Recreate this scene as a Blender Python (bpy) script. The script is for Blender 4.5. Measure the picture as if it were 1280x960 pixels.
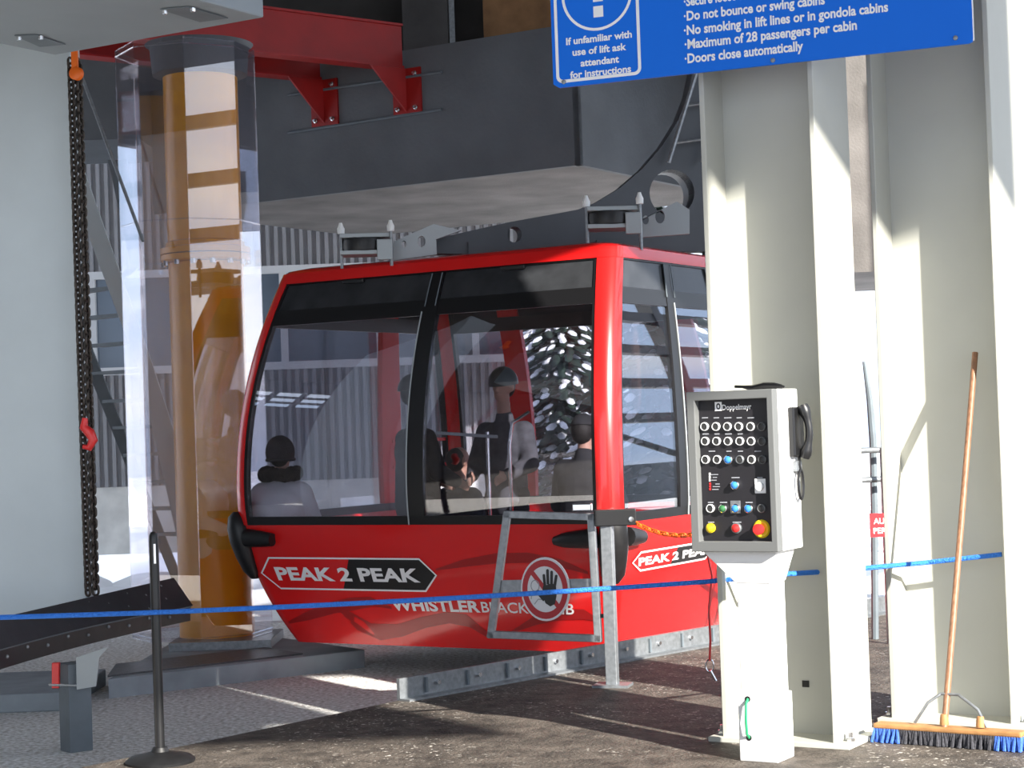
import bpy, bmesh, math, random
from mathutils import Vector, Matrix, Euler
random.seed(7)
for o in list(bpy.data.objects): bpy.data.objects.remove(o)
sc = bpy.context.scene
COL = sc.collection
V = Vector

# ------------------------------------------------------------------ camera
FPX, PITCH, ROLL, EYE = 2350.0, math.radians(1.27), math.radians(2.0), V((0, 0, 1.6))
Fw = V((0, math.cos(PITCH), math.sin(PITCH)))
U0 = V((0, -math.sin(PITCH), math.cos(PITCH)))
Rt = math.cos(ROLL) * V((1, 0, 0)) - math.sin(ROLL) * U0
Up = math.cos(ROLL) * U0 + math.sin(ROLL) * V((1, 0, 0))
cam_data = bpy.data.cameras.new('camera')
cam = bpy.data.objects.new('camera', cam_data); COL.objects.link(cam)
cam_data.sensor_width = 36.0
cam_data.lens = 36.0 * FPX / 1280.0
cam_data.clip_end = 500
cam.matrix_world = Matrix((
    (Rt.x, Up.x, -Fw.x, EYE.x), (Rt.y, Up.y, -Fw.y, EYE.y), (Rt.z, Up.z, -Fw.z, EYE.z), (0, 0, 0, 1)))
sc.camera = cam

# ------------------------------------------------------------------ light and exposure
SUN_DIR = V((0.52, -0.80, 0.47)).normalized()          # towards the sun
sun_data = bpy.data.lights.new('sun', 'SUN'); sun_data.energy = 10.0; sun_data.angle = math.radians(0.6)
sun_data.color = (1.0, 0.95, 0.86)
sun = bpy.data.objects.new('sun', sun_data); COL.objects.link(sun)
sun.rotation_euler = SUN_DIR.to_track_quat('Z', 'Y').to_euler()
world = bpy.data.worlds.new('world'); sc.world = world; world.use_nodes = True
nt = world.node_tree; nt.nodes.clear()
wo = nt.nodes.new('ShaderNodeOutputWorld'); bg = nt.nodes.new('ShaderNodeBackground')
tc = nt.nodes.new('ShaderNodeTexCoord'); mp = nt.nodes.new('ShaderNodeMapping'); mp.inputs['Scale'].default_value = (1, 1, 3)
nz = nt.nodes.new('ShaderNodeTexNoise'); nz.inputs['Scale'].default_value = 3.5; nz.inputs['Detail'].default_value = 6
cr = nt.nodes.new('ShaderNodeValToRGB')
cr.color_ramp.elements[0].position = 0.42; cr.color_ramp.elements[0].color = (0.50, 0.65, 0.90, 1)
cr.color_ramp.elements[1].position = 0.62; cr.color_ramp.elements[1].color = (1.0, 1.0, 1.0, 1)
nt.links.new(tc.outputs['Generated'], mp.inputs['Vector']); nt.links.new(mp.outputs['Vector'], nz.inputs['Vector'])
nt.links.new(nz.outputs['Fac'], cr.inputs['Fac']); nt.links.new(cr.outputs['Color'], bg.inputs['Color'])
bg.inputs['Strength'].default_value = 1.4
nt.links.new(bg.outputs['Background'], wo.inputs['Surface'])
vs = sc.view_settings
sc.display_settings.display_device = 'sRGB'
vs.view_transform = 'Standard'; vs.look = 'None'; vs.gamma = 1.0; vs.use_curve_mapping = False
vs.exposure = 0.58

# ------------------------------------------------------------------ pixel helpers (photo frame 1280x960)
def ray(px, py):
    return Fw + Rt * ((px - 640) / FPX) - Up * ((py - 480) / FPX)
def P(px, py, Y):
    d = ray(px, py); return EYE + d * (Y / d.y)
def G(px, py, z=0.0):
    d = ray(px, py); return EYE + d * ((z - EYE.z) / d.z)
def onplane(px, py, p0, n):
    d = ray(px, py); return EYE + d * ((p0 - EYE).dot(n) / d.dot(n))
def proj(p):
    d = p - EYE; w = d.dot(Fw)
    return 640 + FPX * d.dot(Rt) / w, 480 - FPX * d.dot(Up) / w
def srgb(r, g, b):
    f = lambda c: (c / 255 / 12.92) if c <= 10 else ((c / 255 + 0.055) / 1.055) ** 2.4
    return (f(r), f(g), f(b))

# ------------------------------------------------------------------ materials
def mat(name, col, rough=0.5, metal=0.0, var=0.0, scale=6.0, bump=0.0, bscale=40.0, coat=0.0, col2=None, stretch=None, spec=None):
    m = bpy.data.materials.new(name); m.use_nodes = True
    t = m.node_tree; b = t.nodes['Principled BSDF']
    b.inputs['Base Color'].default_value = (*col, 1); b.inputs['Roughness'].default_value = rough
    b.inputs['Metallic'].default_value = metal
    if coat: b.inputs['Coat Weight'].default_value = coat; b.inputs['Coat Roughness'].default_value = 0.08
    if spec is not None: b.inputs['Specular IOR Level'].default_value = spec
    if var or bump:
        c = t.nodes.new('ShaderNodeTexCoord'); mpn = t.nodes.new('ShaderNodeMapping')
        t.links.new(c.outputs['Object'], mpn.inputs['Vector'])
        if stretch: mpn.inputs['Scale'].default_value = stretch
    if var:
        n = t.nodes.new('ShaderNodeTexNoise'); n.inputs['Scale'].default_value = scale; n.inputs['Detail'].default_value = 7
        t.links.new(mpn.outputs['Vector'], n.inputs['Vector'])
        r = t.nodes.new('ShaderNodeValToRGB')
        r.color_ramp.elements[0].position = 0.32; r.color_ramp.elements[1].position = 0.68
        lo = [c_ * (1 - var) for c_ in col]; hi = col2 if col2 else [min(1, c_ * (1 + var)) for c_ in col]
        r.color_ramp.elements[0].color = (*lo, 1); r.color_ramp.elements[1].color = (*hi, 1)
        t.links.new(n.outputs['Fac'], r.inputs['Fac']); t.links.new(r.outputs['Color'], b.inputs['Base Color'])
    if bump:
        n2 = t.nodes.new('ShaderNodeTexNoise'); n2.inputs['Scale'].default_value = bscale; n2.inputs['Detail'].default_value = 5
        t.links.new(mpn.outputs['Vector'], n2.inputs['Vector'])
        bp = t.nodes.new('ShaderNodeBump'); bp.inputs['Strength'].default_value = bump; bp.inputs['Distance'].default_value = 0.03
        t.links.new(n2.outputs['Fac'], bp.inputs['Height']); t.links.new(bp.outputs['Normal'], b.inputs['Normal'])
    return m
def glass(name, tint, ior=1.5, gloss=(1, 1, 1), rough=0.0, base=0.0):
    m = bpy.data.materials.new(name); m.use_nodes = True
    t = m.node_tree; t.nodes.clear()
    o = t.nodes.new('ShaderNodeOutputMaterial'); mx = t.nodes.new('ShaderNodeMixShader')
    tr = t.nodes.new('ShaderNodeBsdfTransparent'); tr.inputs['Color'].default_value = (*tint, 1)
    gl = t.nodes.new('ShaderNodeBsdfGlossy'); gl.inputs['Color'].default_value = (*gloss, 1); gl.inputs['Roughness'].default_value = rough
    fr = t.nodes.new('ShaderNodeFresnel'); fr.inputs['IOR'].default_value = ior
    ad = t.nodes.new('ShaderNodeMath'); ad.operation = 'ADD'; ad.use_clamp = True; ad.inputs[1].default_value = base
    ge_ = t.nodes.new('ShaderNodeNewGeometry'); mi = t.nodes.new('ShaderNodeMath'); mi.operation = 'MULTIPLY_ADD'
    mi.inputs[1].default_value = 1 / ior - ior; mi.inputs[2].default_value = ior
    t.links.new(ge_.outputs['Backfacing'], mi.inputs[0]); t.links.new(mi.outputs[0], fr.inputs['IOR'])
    t.links.new(fr.outputs['Fac'], ad.inputs[0]); t.links.new(ad.outputs[0], mx.inputs['Fac'])
    t.links.new(tr.outputs[0], mx.inputs[1]); t.links.new(gl.outputs[0], mx.inputs[2]); t.links.new(mx.outputs[0], o.inputs['Surface'])
    return m

M = {}
M['red'] = mat('cabin_red_paint', (0.74, 0.011, 0.011), 0.25, coat=0.6)
M['red_dark'] = mat('cabin_dark_red_print', (0.36, 0.008, 0.008), 0.3, coat=0.4)
M['red_steel'] = mat('red_painted_steel', (0.34, 0.007, 0.005), 0.45, var=0.15, scale=3)
M['black_frame'] = mat('black_window_frame', (0.008, 0.008, 0.009), 0.35)
M['rubber'] = mat('black_rubber', (0.009, 0.009, 0.010), 0.45, var=0.3, scale=20)
M['black_plate'] = mat('black_guide_plate', (0.020, 0.021, 0.023), 0.38, var=0.3, scale=9)
M['white_print'] = mat('white_print', (0.86, 0.86, 0.86), 0.5)
M['black_print'] = mat('black_print', (0.012, 0.012, 0.012), 0.5)
M['glass'] = glass('tinted_cabin_glass', (0.86, 0.86, 0.90), 1.5, base=0.09)
M['vent_glass'] = mat('frosted_vent_glass', (0.032, 0.034, 0.038), 0.22, var=0.25, scale=6)
M['shield'] = glass('clear_plastic_shield', (0.95, 0.94, 0.97), 1.5, base=0.085)
M['orange'] = mat('orange_column_paint', (0.98, 0.42, 0.006), 0.28, var=0.08, scale=5)
M['concrete'] = mat('grey_girder_paint', (0.125, 0.137, 0.15), 0.8, var=0.12, scale=1.6, bump=0.15, bscale=25)
M['underside'] = mat('stained_concrete', (0.15, 0.14, 0.135), 0.9, var=0.3, scale=1.3, bump=0.2)
M['steel_blue'] = mat('grey_blue_painted_steel', (0.27, 0.31, 0.34), 0.55, var=0.05, scale=2)
M['tower'] = mat('pale_blue_grey_paint', (0.52, 0.585, 0.62), 0.5, var=0.04, scale=2)
M['column'] = mat('cream_column_paint', (0.48, 0.48, 0.43), 0.55, var=0.03, scale=3)
M['galv'] = mat('galvanised_steel', (0.25, 0.265, 0.28), 0.42, 0.6, var=0.18, scale=30)
M['grey_post'] = mat('slate_grey_paint', (0.13, 0.155, 0.175), 0.5, var=0.1, scale=8)
M['hanger'] = mat('dark_grey_hanger_paint', (0.055, 0.062, 0.072), 0.45, var=0.12, scale=3)
M['light_bracket'] = mat('pale_grey_steel', (0.34, 0.37, 0.385), 0.45, 0.2)
M['chrome'] = mat('bright_bolt_steel', (0.75, 0.76, 0.78), 0.2, 1.0)
M['white_paint'] = mat('white_box_paint', (0.82, 0.82, 0.81), 0.45)
M['bezel'] = mat('grey_bezel', (0.14, 0.145, 0.145), 0.45)
M['panel_black'] = mat('black_control_panel', (0.012, 0.011, 0.014), 0.5)
M['btn_blue'] = mat('blue_button', (0.05, 0.25, 0.75), 0.3)
M['btn_green'] = mat('green_button', (0.04, 0.16, 0.06), 0.3)
M['btn_yellow'] = mat('yellow_button', (0.80, 0.58, 0.02), 0.3)
M['btn_red'] = mat('red_button', (0.70, 0.03, 0.03), 0.3)
M['btn_dark'] = mat('dark_button', (0.03, 0.03, 0.03), 0.4)
M['sign_blue'] = mat('blue_sign_enamel', (0.005, 0.15, 0.72), 0.5, spec=0.2)
M['rope'] = mat('blue_rope', (0.035, 0.23, 0.85), 0.7, bump=0.8, bscale=120)
M['floor'] = mat('dark_brown_deck', (0.075, 0.060, 0.050), 0.7, var=0.45, scale=9, bump=0.6, bscale=55, col2=(0.13, 0.108, 0.09))
t_ = M['floor'].node_tree; b_ = t_.nodes['Principled BSDF']; src = b_.inputs['Base Color'].links[0].from_socket
co_ = t_.nodes.new('ShaderNodeTexCoord')
def noise_mask(sc_, p0, p1):
    n_ = t_.nodes.new('ShaderNodeTexNoise'); n_.inputs['Scale'].default_value = sc_; n_.inputs['Detail'].default_value = 3
    r_ = t_.nodes.new('ShaderNodeValToRGB'); r_.color_ramp.elements[0].position = p0; r_.color_ramp.elements[1].position = p1
    t_.links.new(co_.outputs['Object'], n_.inputs['Vector']); t_.links.new(n_.outputs['Fac'], r_.inputs['Fac']); return r_.outputs['Color']
mu_ = t_.nodes.new('ShaderNodeMath'); mu_.operation = 'MULTIPLY'
t_.links.new(noise_mask(38, 0.62, 0.68), mu_.inputs[0]); t_.links.new(noise_mask(1.6, 0.42, 0.62), mu_.inputs[1])
mx_ = t_.nodes.new('ShaderNodeMix'); mx_.data_type = 'RGBA'; mx_.inputs[7].default_value = (0.62, 0.58, 0.52, 1)
t_.links.new(mu_.outputs[0], mx_.inputs[0]); t_.links.new(src, mx_.inputs[6]); t_.links.new(mx_.outputs[2], b_.inputs['Base Color'])
M['gravel'] = mat('grey_gravel', (0.86, 0.81, 0.73), 0.95, var=0.5, scale=30, bump=1.0, bscale=30)
M['snow'] = mat('snow', (0.90, 0.91, 0.93), 0.8, var=0.05, scale=2, bump=0.4, bscale=4)
M['corr'] = mat('grey_corrugated_cladding', (0.33, 0.33, 0.345), 0.5, var=0.06, scale=2)
M['base_conc'] = mat('pale_concrete', (0.80, 0.79, 0.74), 0.9, var=0.15, scale=3)
M['slab'] = mat('blue_grey_concrete', (0.30, 0.335, 0.36), 0.85, var=0.15, scale=4)
M['tread'] = mat('dark_tread_plate', (0.12, 0.12, 0.125), 0.5, 0.4, var=0.2, scale=40)
M['bld_glass'] = mat('building_window_glass', (0.15, 0.19, 0.24), 0.08)
M['trim'] = mat('white_trim', (0.72, 0.73, 0.74), 0.5)
M['chain'] = mat('oily_chain', (0.055, 0.045, 0.038), 0.45, 0.5, var=0.4, scale=60)
M['orange_plastic'] = mat('orange_plastic', (0.85, 0.16, 0.015), 0.4)
M['sign_red'] = mat('prohibition_red', (0.42, 0.012, 0.02), 0.45)
M['sign_white'] = mat('sign_white', (0.70, 0.71, 0.74), 0.5)
M['grey_print'] = mat('grey_print', (0.30, 0.31, 0.34), 0.5)
M['wood'] = mat('broom_wood', (0.24, 0.115, 0.06), 0.5, var=0.3, scale=14, stretch=(6, 6, 0.6))
M['tan_wood'] = mat('tan_wood', (0.38, 0.19, 0.07), 0.6, var=0.2, scale=14)
M['bristle_blue'] = mat('blue_bristle', (0.05, 0.14, 0.55), 0.8, var=0.3, scale=90)
M['bristle_grey'] = mat('grey_bristle', (0.05, 0.05, 0.06), 0.85, var=0.5, scale=90)
M['ply'] = mat('brown_plywood', (0.30, 0.15, 0.06), 0.7, var=0.25, scale=5)
M['dark'] = mat('dark_roof_deck', (0.06, 0.055, 0.052), 0.85, var=0.2, scale=2)
M['green'] = mat('green_wire', (0.02, 0.30, 0.12), 0.5)
M['black_plastic'] = mat('black_plastic', (0.009, 0.009, 0.010), 0.35)
M['skin'] = mat('skin', (0.50, 0.28, 0.20), 0.55)
M['puffy'] = mat('white_puffy_fabric', (0.86, 0.87, 0.90), 0.75, var=0.08, scale=7, bump=0.3, bscale=9)
M['dark_cloth'] = mat('black_cloth', (0.018, 0.018, 0.021), 0.85, var=0.3, scale=12)
M['navy_cloth'] = mat('navy_cloth', (0.02, 0.024, 0.045), 0.85, var=0.3, scale=12)
M['grey_cloth'] = mat('grey_cloth', (0.07, 0.07, 0.08), 0.85, var=0.3, scale=12)
M['knit'] = mat('charcoal_knit', (0.05, 0.048, 0.05), 0.95, bump=0.6, bscale=90)
M['fur'] = mat('dark_fur', (0.018, 0.015, 0.014), 0.95, bump=1.0, bscale=70)
M['hair'] = mat('dark_hair', (0.012, 0.009, 0.007), 0.7)
M['helmet'] = mat('black_helmet', (0.012, 0.012, 0.014), 0.35)
M['needle'] = mat('dark_needles', (0.012, 0.028, 0.018), 0.9, var=0.4, scale=9)
M['bark'] = mat('bark', (0.05, 0.035, 0.025), 0.9)
M['seat'] = mat('grey_bench', (0.10, 0.10, 0.11), 0.6)
M['lining'] = mat('grey_cabin_lining', (0.13, 0.13, 0.14), 0.6)

# ------------------------------------------------------------------ mesh helpers
def box(bm, c, ax, ay, az):
    """c centre, ax/ay/az half vectors"""
    c = V(c); ax = V(ax); ay = V(ay); az = V(az)
    v = [bm.verts.new(c + ax * i + ay * j + az * k) for i in (-1, 1) for j in (-1, 1) for k in (-1, 1)]
    for f in ((0, 1, 3, 2), (4, 6, 7, 5), (0, 4, 5, 1), (2, 3, 7, 6), (0, 2, 6, 4), (1, 5, 7, 3)):
        bm.faces.new([v[i] for i in f])
def abox(bm, x0, x1, y0, y1, z0, z1):
    box(bm, ((x0 + x1) / 2, (y0 + y1) / 2, (z0 + z1) / 2), ((x1 - x0) / 2, 0, 0), (0, (y1 - y0) / 2, 0), (0, 0, (z1 - z0) / 2))
def frame_of(d):
    d = d.normalized(); a = V((0, 0, 1)) if abs(d.z) < 0.9 else V((1, 0, 0))
    x = d.cross(a).normalized(); return x, d.cross(x).normalized()
def tube(bm, pts, r, n=10, closed=False, cap=True):
    pts = [V(p) for p in pts]; N = len(pts); rings = []
    rs = r if isinstance(r, (list, tuple)) else [r] * N
    x = None
    for i in range(N):
        if closed: d = pts[(i + 1) % N] - pts[i - 1]
        else: d = pts[min(i + 1, N - 1)] - pts[max(i - 1, 0)]
        d.normalize()
        if x is None: x, y = frame_of(d)
        else:
            x = (x - d * x.dot(d)).normalized(); y = d.cross(x)
        rings.append([bm.verts.new(pts[i] + (x * math.cos(a) + y * math.sin(a)) * rs[i]) for a in [2 * math.pi * k / n for k in range(n)]])
    for i in range(N if closed else N - 1):
        a, b = rings[i], rings[(i + 1) % N]
        for k in range(n): bm.faces.new((a[k], a[(k + 1) % n], b[(k + 1) % n], b[k]))
    if not closed and cap:
        bm.faces.new(rings[0]); bm.faces.new(rings[-1])
def cyl(bm, p0, p1, r0, r1=None, n=20):
    tube(bm, [p0, p1], [r0, r0 if r1 is None else r1], n)
def lathe(bm, base, prof, n=28, axis=(0, 0, 1)):
    ax = V(axis).normalized(); x, y = frame_of(ax); base = V(base); rings = []
    for r, h in prof:
        if r < 1e-5: rings.append([bm.verts.new(base + ax * h)])
        else: rings.append([bm.verts.new(base + ax * h + (x * math.cos(2 * math.pi * k / n) + y * math.sin(2 * math.pi * k / n)) * r) for k in range(n)])
    for a, b in zip(rings, rings[1:]):
        if len(a) == 1 and len(b) == 1: continue
        for k in range(n):
            if len(a) == 1: bm.faces.new((a[0], b[k], b[(k + 1) % n]))
            elif len(b) == 1: bm.faces.new((a[k], a[(k + 1) % n], b[0]))
            else: bm.faces.new((a[k], a[(k + 1) % n], b[(k + 1) % n], b[k]))
    if len(rings[0]) > 1: bm.faces.new(rings[0])
    if len(rings[-1]) > 1: bm.faces.new(rings[-1])
def ell(bm, c, rx, ry, rz, rot=None, seg=16, ring=10):
    m = rot.to_matrix() if rot else None; c = V(c); rows = []
    for j in range(ring + 1):
        th = math.pi * j / ring; row = []
        for i in range(1 if j in (0, ring) else seg):
            a = 2 * math.pi * i / seg; p = V((rx * math.sin(th) * math.cos(a), ry * math.sin(th) * math.sin(a), rz * math.cos(th)))
            row.append(bm.verts.new(c + (m @ p if m else p)))
        rows.append(row)
    for A, Bq in zip(rows, rows[1:]):
        for i in range(seg):
            q = (i + 1) % seg
            if len(A) == 1: bm.faces.new((A[0], Bq[i], Bq[q]))
            elif len(Bq) == 1: bm.faces.new((A[i], Bq[0], A[q]))
            else: bm.faces.new((A[i], Bq[i], Bq[q], A[q]))
def prism(bm, poly, ext, holes=()):
    ext = V(ext); es = []
    for loop in [poly] + list(holes):
        vs_ = [bm.verts.new(V(p)) for p in loop]
        es += [bm.edges.new((vs_[i], vs_[(i + 1) % len(vs_)])) for i in range(len(vs_))]
    g = bmesh.ops.triangle_fill(bm, use_beauty=True, use_dissolve=False, edges=es)
    fs = [f for f in g['geom'] if isinstance(f, bmesh.types.BMFace)]
    if ext.length > 0:
        e = bmesh.ops.extrude_face_region(bm, geom=fs)
        bmesh.ops.translate(bm, vec=ext, verts=[v for v in e['geom'] if isinstance(v, bmesh.types.BMVert)])
def circ(c, ex, ey, rx, ry=None, n=24):
    ry = rx if ry is None else ry
    return [V(c) + V(ex) * rx * math.cos(2 * math.pi * k / n) + V(ey) * ry * math.sin(2 * math.pi * k / n) for k in range(n)]
ORIG = {}
def thing(name, label, cat, loc, group=None):
    o = bpy.data.objects.new(name, None); COL.objects.link(o); o.empty_display_size = 0.2
    o.location = V(loc); ORIG[o.name] = V(loc)
    o['label'] = label; o['category'] = cat
    if group: o['group'] = group
    return o
def obj(name, bm, m, parent=None, smooth=False, bevel=0.0, loc=None, label=None, cat=None, group=None, kind=None, sub=0):
    bmesh.ops.recalc_face_normals(bm, faces=bm.faces[:])
    if parent is not None: org = ORIG[parent.name]
    elif loc is not None: org = V(loc)
    else:
        xs = [v.co for v in bm.verts]
        org = V(((min(c.x for c in xs) + max(c.x for c in xs)) / 2, (min(c.y for c in xs) + max(c.y for c in xs)) / 2, min(c.z for c in xs)))
    bmesh.ops.translate(bm, vec=-org, verts=bm.verts[:])
    me = bpy.data.meshes.new(name); bm.to_mesh(me); bm.free()
    o = bpy.data.objects.new(name, me); COL.objects.link(o)
    ORIG[o.name] = org
    if parent is not None: o.parent = parent
    else: o.location = org
    me.materials.append(m if not isinstance(m, str) else M[m])
    if smooth:
        for p in me.polygons: p.use_smooth = True
        try: me.set_sharp_from_angle(angle=math.radians(40))
        except Exception: pass
    if bevel:
        b = o.modifiers.new('bevel', 'BEVEL'); b.width = bevel; b.segments = 2; b.limit_method = 'ANGLE'
    if sub:
        s = o.modifiers.new('sub', 'SUBSURF'); s.levels = sub; s.render_levels = sub
    if label: o['label'] = label
    if cat: o['category'] = cat
    if group: o['group'] = group
    if kind: o['kind'] = kind
    return o
B = bmesh.new
def text_mesh(s, bold=0.02, align='LEFT', spacing=1.0, shear=0.0):
    c = bpy.data.curves.new('lettering_curve', 'FONT'); c.body = s; c.offset = bold; c.align_x = align
    c.space_character = spacing; c.shear = shear; c.resolution_u = 3
    o = bpy.data.objects.new('lettering_tmp', c); COL.objects.link(o)
    dg = bpy.context.evaluated_depsgraph_get(); me = bpy.data.meshes.new_from_object(o.evaluated_get(dg))
    bpy.data.objects.remove(o); bpy.data.curves.remove(c)
    return me
def text_bm(bm, s, fn, width=None, height=None, bold=0.02, align='LEFT', spacing=1.0, shear=0.0):
    """lay text s through fn(x, y) -> point; x from 0..width, y in 0..cap height"""
    me = text_mesh(s, bold, 'LEFT', spacing, shear)
    xs = [v.co.x for v in me.vertices]
    x0, x1 = min(xs), max(xs)
    cap = 0.729
    ky = height / cap
    kx = (width / (x1 - x0)) if width else ky
    w = (x1 - x0) * kx
    sh = 0 if align == 'LEFT' else (-w / 2 if align == 'CENTER' else -w)
    vs_ = [bm.verts.new(fn((v.co.x - x0) * kx + sh, v.co.y * ky)) for v in me.vertices]
    for p in me.polygons:
        try: bm.faces.new([vs_[i] for i in p.vertices])
        except ValueError: pass
    bpy.data.meshes.remove(me)
    return w

# ------------------------------------------------------------------ directions of the station grid
TH = 0.542
u = V((-math.cos(TH), math.sin(TH), 0)); v = V((math.sin(TH), math.cos(TH), 0)); k = V((0, 0, 1))

# ================================================================== SETTING
# platform floor
bm = B()
edge = [V((-3.2, 7.9, 0)), V((-2.14, 9.3, 0)), V((-0.735, 11.15, 0)), V((1.5, 13.57, 0)), V((6.5, 19.0, 0))]
prism(bm, [V((p.x, p.y, 0)) for p in edge] + [V((12, 19, 0)), V((12, -4, 0)), V((-3.2, -4, 0))], (0, 0, -0.28))
obj('floor', bm, 'floor', kind='structure')
bm = B(); abox(bm, -16, 14, -4, 19, -0.6, -0.3); obj('ground', bm, 'gravel', kind='structure')
bm = B(); abox(bm, -40, 45, 19, 90, -0.6, -0.28); obj('snow_field', bm, 'snow', kind='structure')
# unseen station roof, outline cut to shade the cabin and leave columns sunlit
bm = B(); prism(bm, [V((x, y, 7.6)) for x, y in ((-13.6, 22), (-13.6, -3.2), (8.43, -3.2), (7.1, -1.2), (7.76, -1.2), (6.34, 1.2), (8.2, 1.2), (5.4, 5.5), (9.5, 5.5), (9.5, 8), (6.0, 13), (6.0, 22))], (0, 0, 0.2)); obj('ceiling', bm, 'dark', kind='structure')
# unseen left hall wall, added dark, clerestory strip set for mirrored streaks
bm = B(); XW = -13.5
abox(bm, XW, XW + 0.2, -6, 15.5, -0.6, 6.0); abox(bm, XW, XW + 0.2, -6, 15.5, 6.95, 7.6); abox(bm, XW, XW + 0.2, -6, 8.6, 6.0, 6.95); abox(bm, XW, XW + 0.2, 11.6, 15.5, 6.0, 6.95)
for z in (6.28, 6.62): abox(bm, XW, XW + 0.2, 8.6, 11.6, z - 0.035, z + 0.035)
for i in range(1, 6): abox(bm, XW, XW + 0.2, 8.6 + i * 0.5 - .03, 8.6 + i * 0.5 + .03, 6.0, 6.95)
obj('wall_left', bm, 'dark', kind='structure')
# unseen free-standing bars, added to show dark in the column guard's reflection
for n_, z in enumerate((5.05, 6.26, 7.55, 8.9)):
    bm = B(); abox(bm, 20.0, 20.2, -6.0, 10.0, z - 0.16, z + 0.16); obj('trim_%d' % (n_ + 1), bm, 'hanger', kind='structure')

# steel edge plate along the platform
t = thing('platform_edge_plate', 'long grey steel kerb plate along the platform edge under the cabin', 'kerb', (0.4, 12.4, 0))
bm = B()
pts = [V((-0.72, 11.13, 0)), V((1.46, 13.49, 0)), V((4.5, 16.8, 0))]
for a, b in zip(pts, pts[1:]):
    d = (b - a); nrm = V((-d.y, d.x, 0)).normalized()
    box(bm, (a + b) / 2 + nrm * 0.02 + k * 0.055, d / 2, nrm * 0.012, k * 0.075)
    box(bm, (a + b) / 2 - nrm * 0.03 + k * 0.006, d / 2, nrm * 0.045, k * 0.006)
obj('kerb_plate', bm, 'galv', t)
for i in range(9):
    a = pts[0].lerp(pts[1], (i + 0.6) / 9); d = (pts[1] - pts[0]).normalized(); nrm = V((-d.y, d.x, 0))
    bm = B(); box(bm, a - nrm * 0.0 + k * 0.07, d * 0.008, nrm * 0.008, k * 0.045); obj('joint_strap', bm, 'grey_post', t)
    bm = B(); cyl(bm, a + d * 0.1 + nrm * 0.01 + k * 0.075, a + d * 0.1 - nrm * 0.012 + k * 0.075, 0.014, n=8); obj('bolt', bm, 'chrome', t)

# ================================================================== GONDOLA CABIN
CO = V((0.674, 13.0, 0)); L, W, CR = 3.385, 3.2, 0.12
EUT, EVT, EUB, EVB, ZT, ZB, ZM, ZS = 0.173, 0.468, 0.262, 0.36, 2.873, -0.047, 1.15, 0.896
CC = CO + u * (L / 2) + v * (W / 2)
def dims(z):
    if z > ZM: w = ((z - ZM) / (ZT - ZM)) ** 2; return L / 2 - EUT * w, W / 2 - EVT * w
    w = ((ZM - z) / (ZM - ZB)) ** 2; return L / 2 - EUB * w, W / 2 - EVB * w
FN = [-v, -u, v, u]           # outward normal of faces 0 front,1 right,2 back,3 left
FD = [-u, v, u, -v]           # running direction of each face (counter-clockwise from the front)
def cab(s, z, off=0.0):
    """perimeter s in [0,8): even unit = flat face, odd unit = rounded corner"""
    a, b = dims(z); i = int(s // 2) % 4; f = s - 2 * (s // 2)
    hl = (a if i in (0, 2) else b) - CR; hn = b if i in (0, 2) else a
    if f <= 1.0: return CC + FN[i] * (hn + off) + FD[i] * (hl * (2 * f - 1)) + k * z
    ang = (f - 1) * math.pi / 2
    return CC + FN[i] * (hn - CR) + FD[i] * hl + (FN[i] * math.cos(ang) + FD[i] * math.sin(ang)) * (CR + off) + k * z
def patch(bm, s0, s1, z0, z1, off=0.0, th=0.02, ns=6, nz=8):
    g = []
    for o_ in (off, off - th):
        g.append([[bm.verts.new(cab(s0 + (s1 - s0) * i / ns, z0 + (z1 - z0) * j / nz, o_)) for j in range(nz + 1)] for i in range(ns + 1)])
    for gi in range(2):
        for i in range(ns):
            for j in range(nz): bm.faces.new((g[gi][i][j], g[gi][i + 1][j], g[gi][i + 1][j + 1], g[gi][i][j + 1]))
    for i in range(ns):
        for j in (0, nz): bm.faces.new((g[0][i][j], g[0][i + 1][j], g[1][i + 1][j], g[1][i][j]))
    for j in range(nz):
        for i in (0, ns): bm.faces.new((g[0][i][j], g[0][i][j + 1], g[1][i][j + 1], g[1][i][j]))
def hit(px, py, face=0):
    s, z = 2 * face + 0.5, 0.5
    for _ in range(25):
        x0, y0 = proj(cab(s, z)); x1, y1 = proj(cab(s + 1e-3, z)); x2, y2 = proj(cab(s, z + 1e-3))
        a, b, c, d = (x1 - x0) / 1e-3, (x2 - x0) / 1e-3, (y1 - y0) / 1e-3, (y2 - y0) / 1e-3
        ex, ey = px - x0, py - y0; det = a * d - b * c
        s = min(max(s + (ex * d - b * ey) / det, 2 * face), 2 * face + 0.999); z = min(max(z + (a * ey - c * ex) / det, ZB), ZT)
    return s, z
cabin = thing('gondola_cabin', 'red gondola cabin with dark tinted windows stopped at the platform edge', 'gondola cabin', (CC.x, CC.y, ZB))
bm = B()
for i in range(4): patch(bm, 2 * i, 2 * i + 1, ZB, ZS, 0, 0.04, 8, 10); patch(bm, 2 * i + 1, 2 * i + 2, ZB, ZS, 0, 0.04, 8, 10)
obj('lower_body_panel', bm, 'red', cabin, True)
bm = B()
prism(bm, [cab(s / 8.0, ZB + 0.01, -0.02) for s in range(64)], (0, 0, 0.06)); obj('cabin_floor', bm, 'lining', cabin)
for i in range(4):
    bm = B(); patch(bm, 2 * i + 1 - 0.003, 2 * i + 2 + 0.003, ZS, ZT - 0.02, 0.012, 0.06, 8, 14); obj('corner_pillar', bm, 'red', cabin, True)
bm = B()
for i in range(4): patch(bm, 2 * i, 2 * i + 1, ZT - 0.085, ZT, 0.015, 0.05, 4, 2); patch(bm, 2 * i + 1, 2 * i + 2, ZT - 0.085, ZT, 0.015, 0.05, 8, 2)
obj('roof_rail', bm, 'red', cabin, True)
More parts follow.
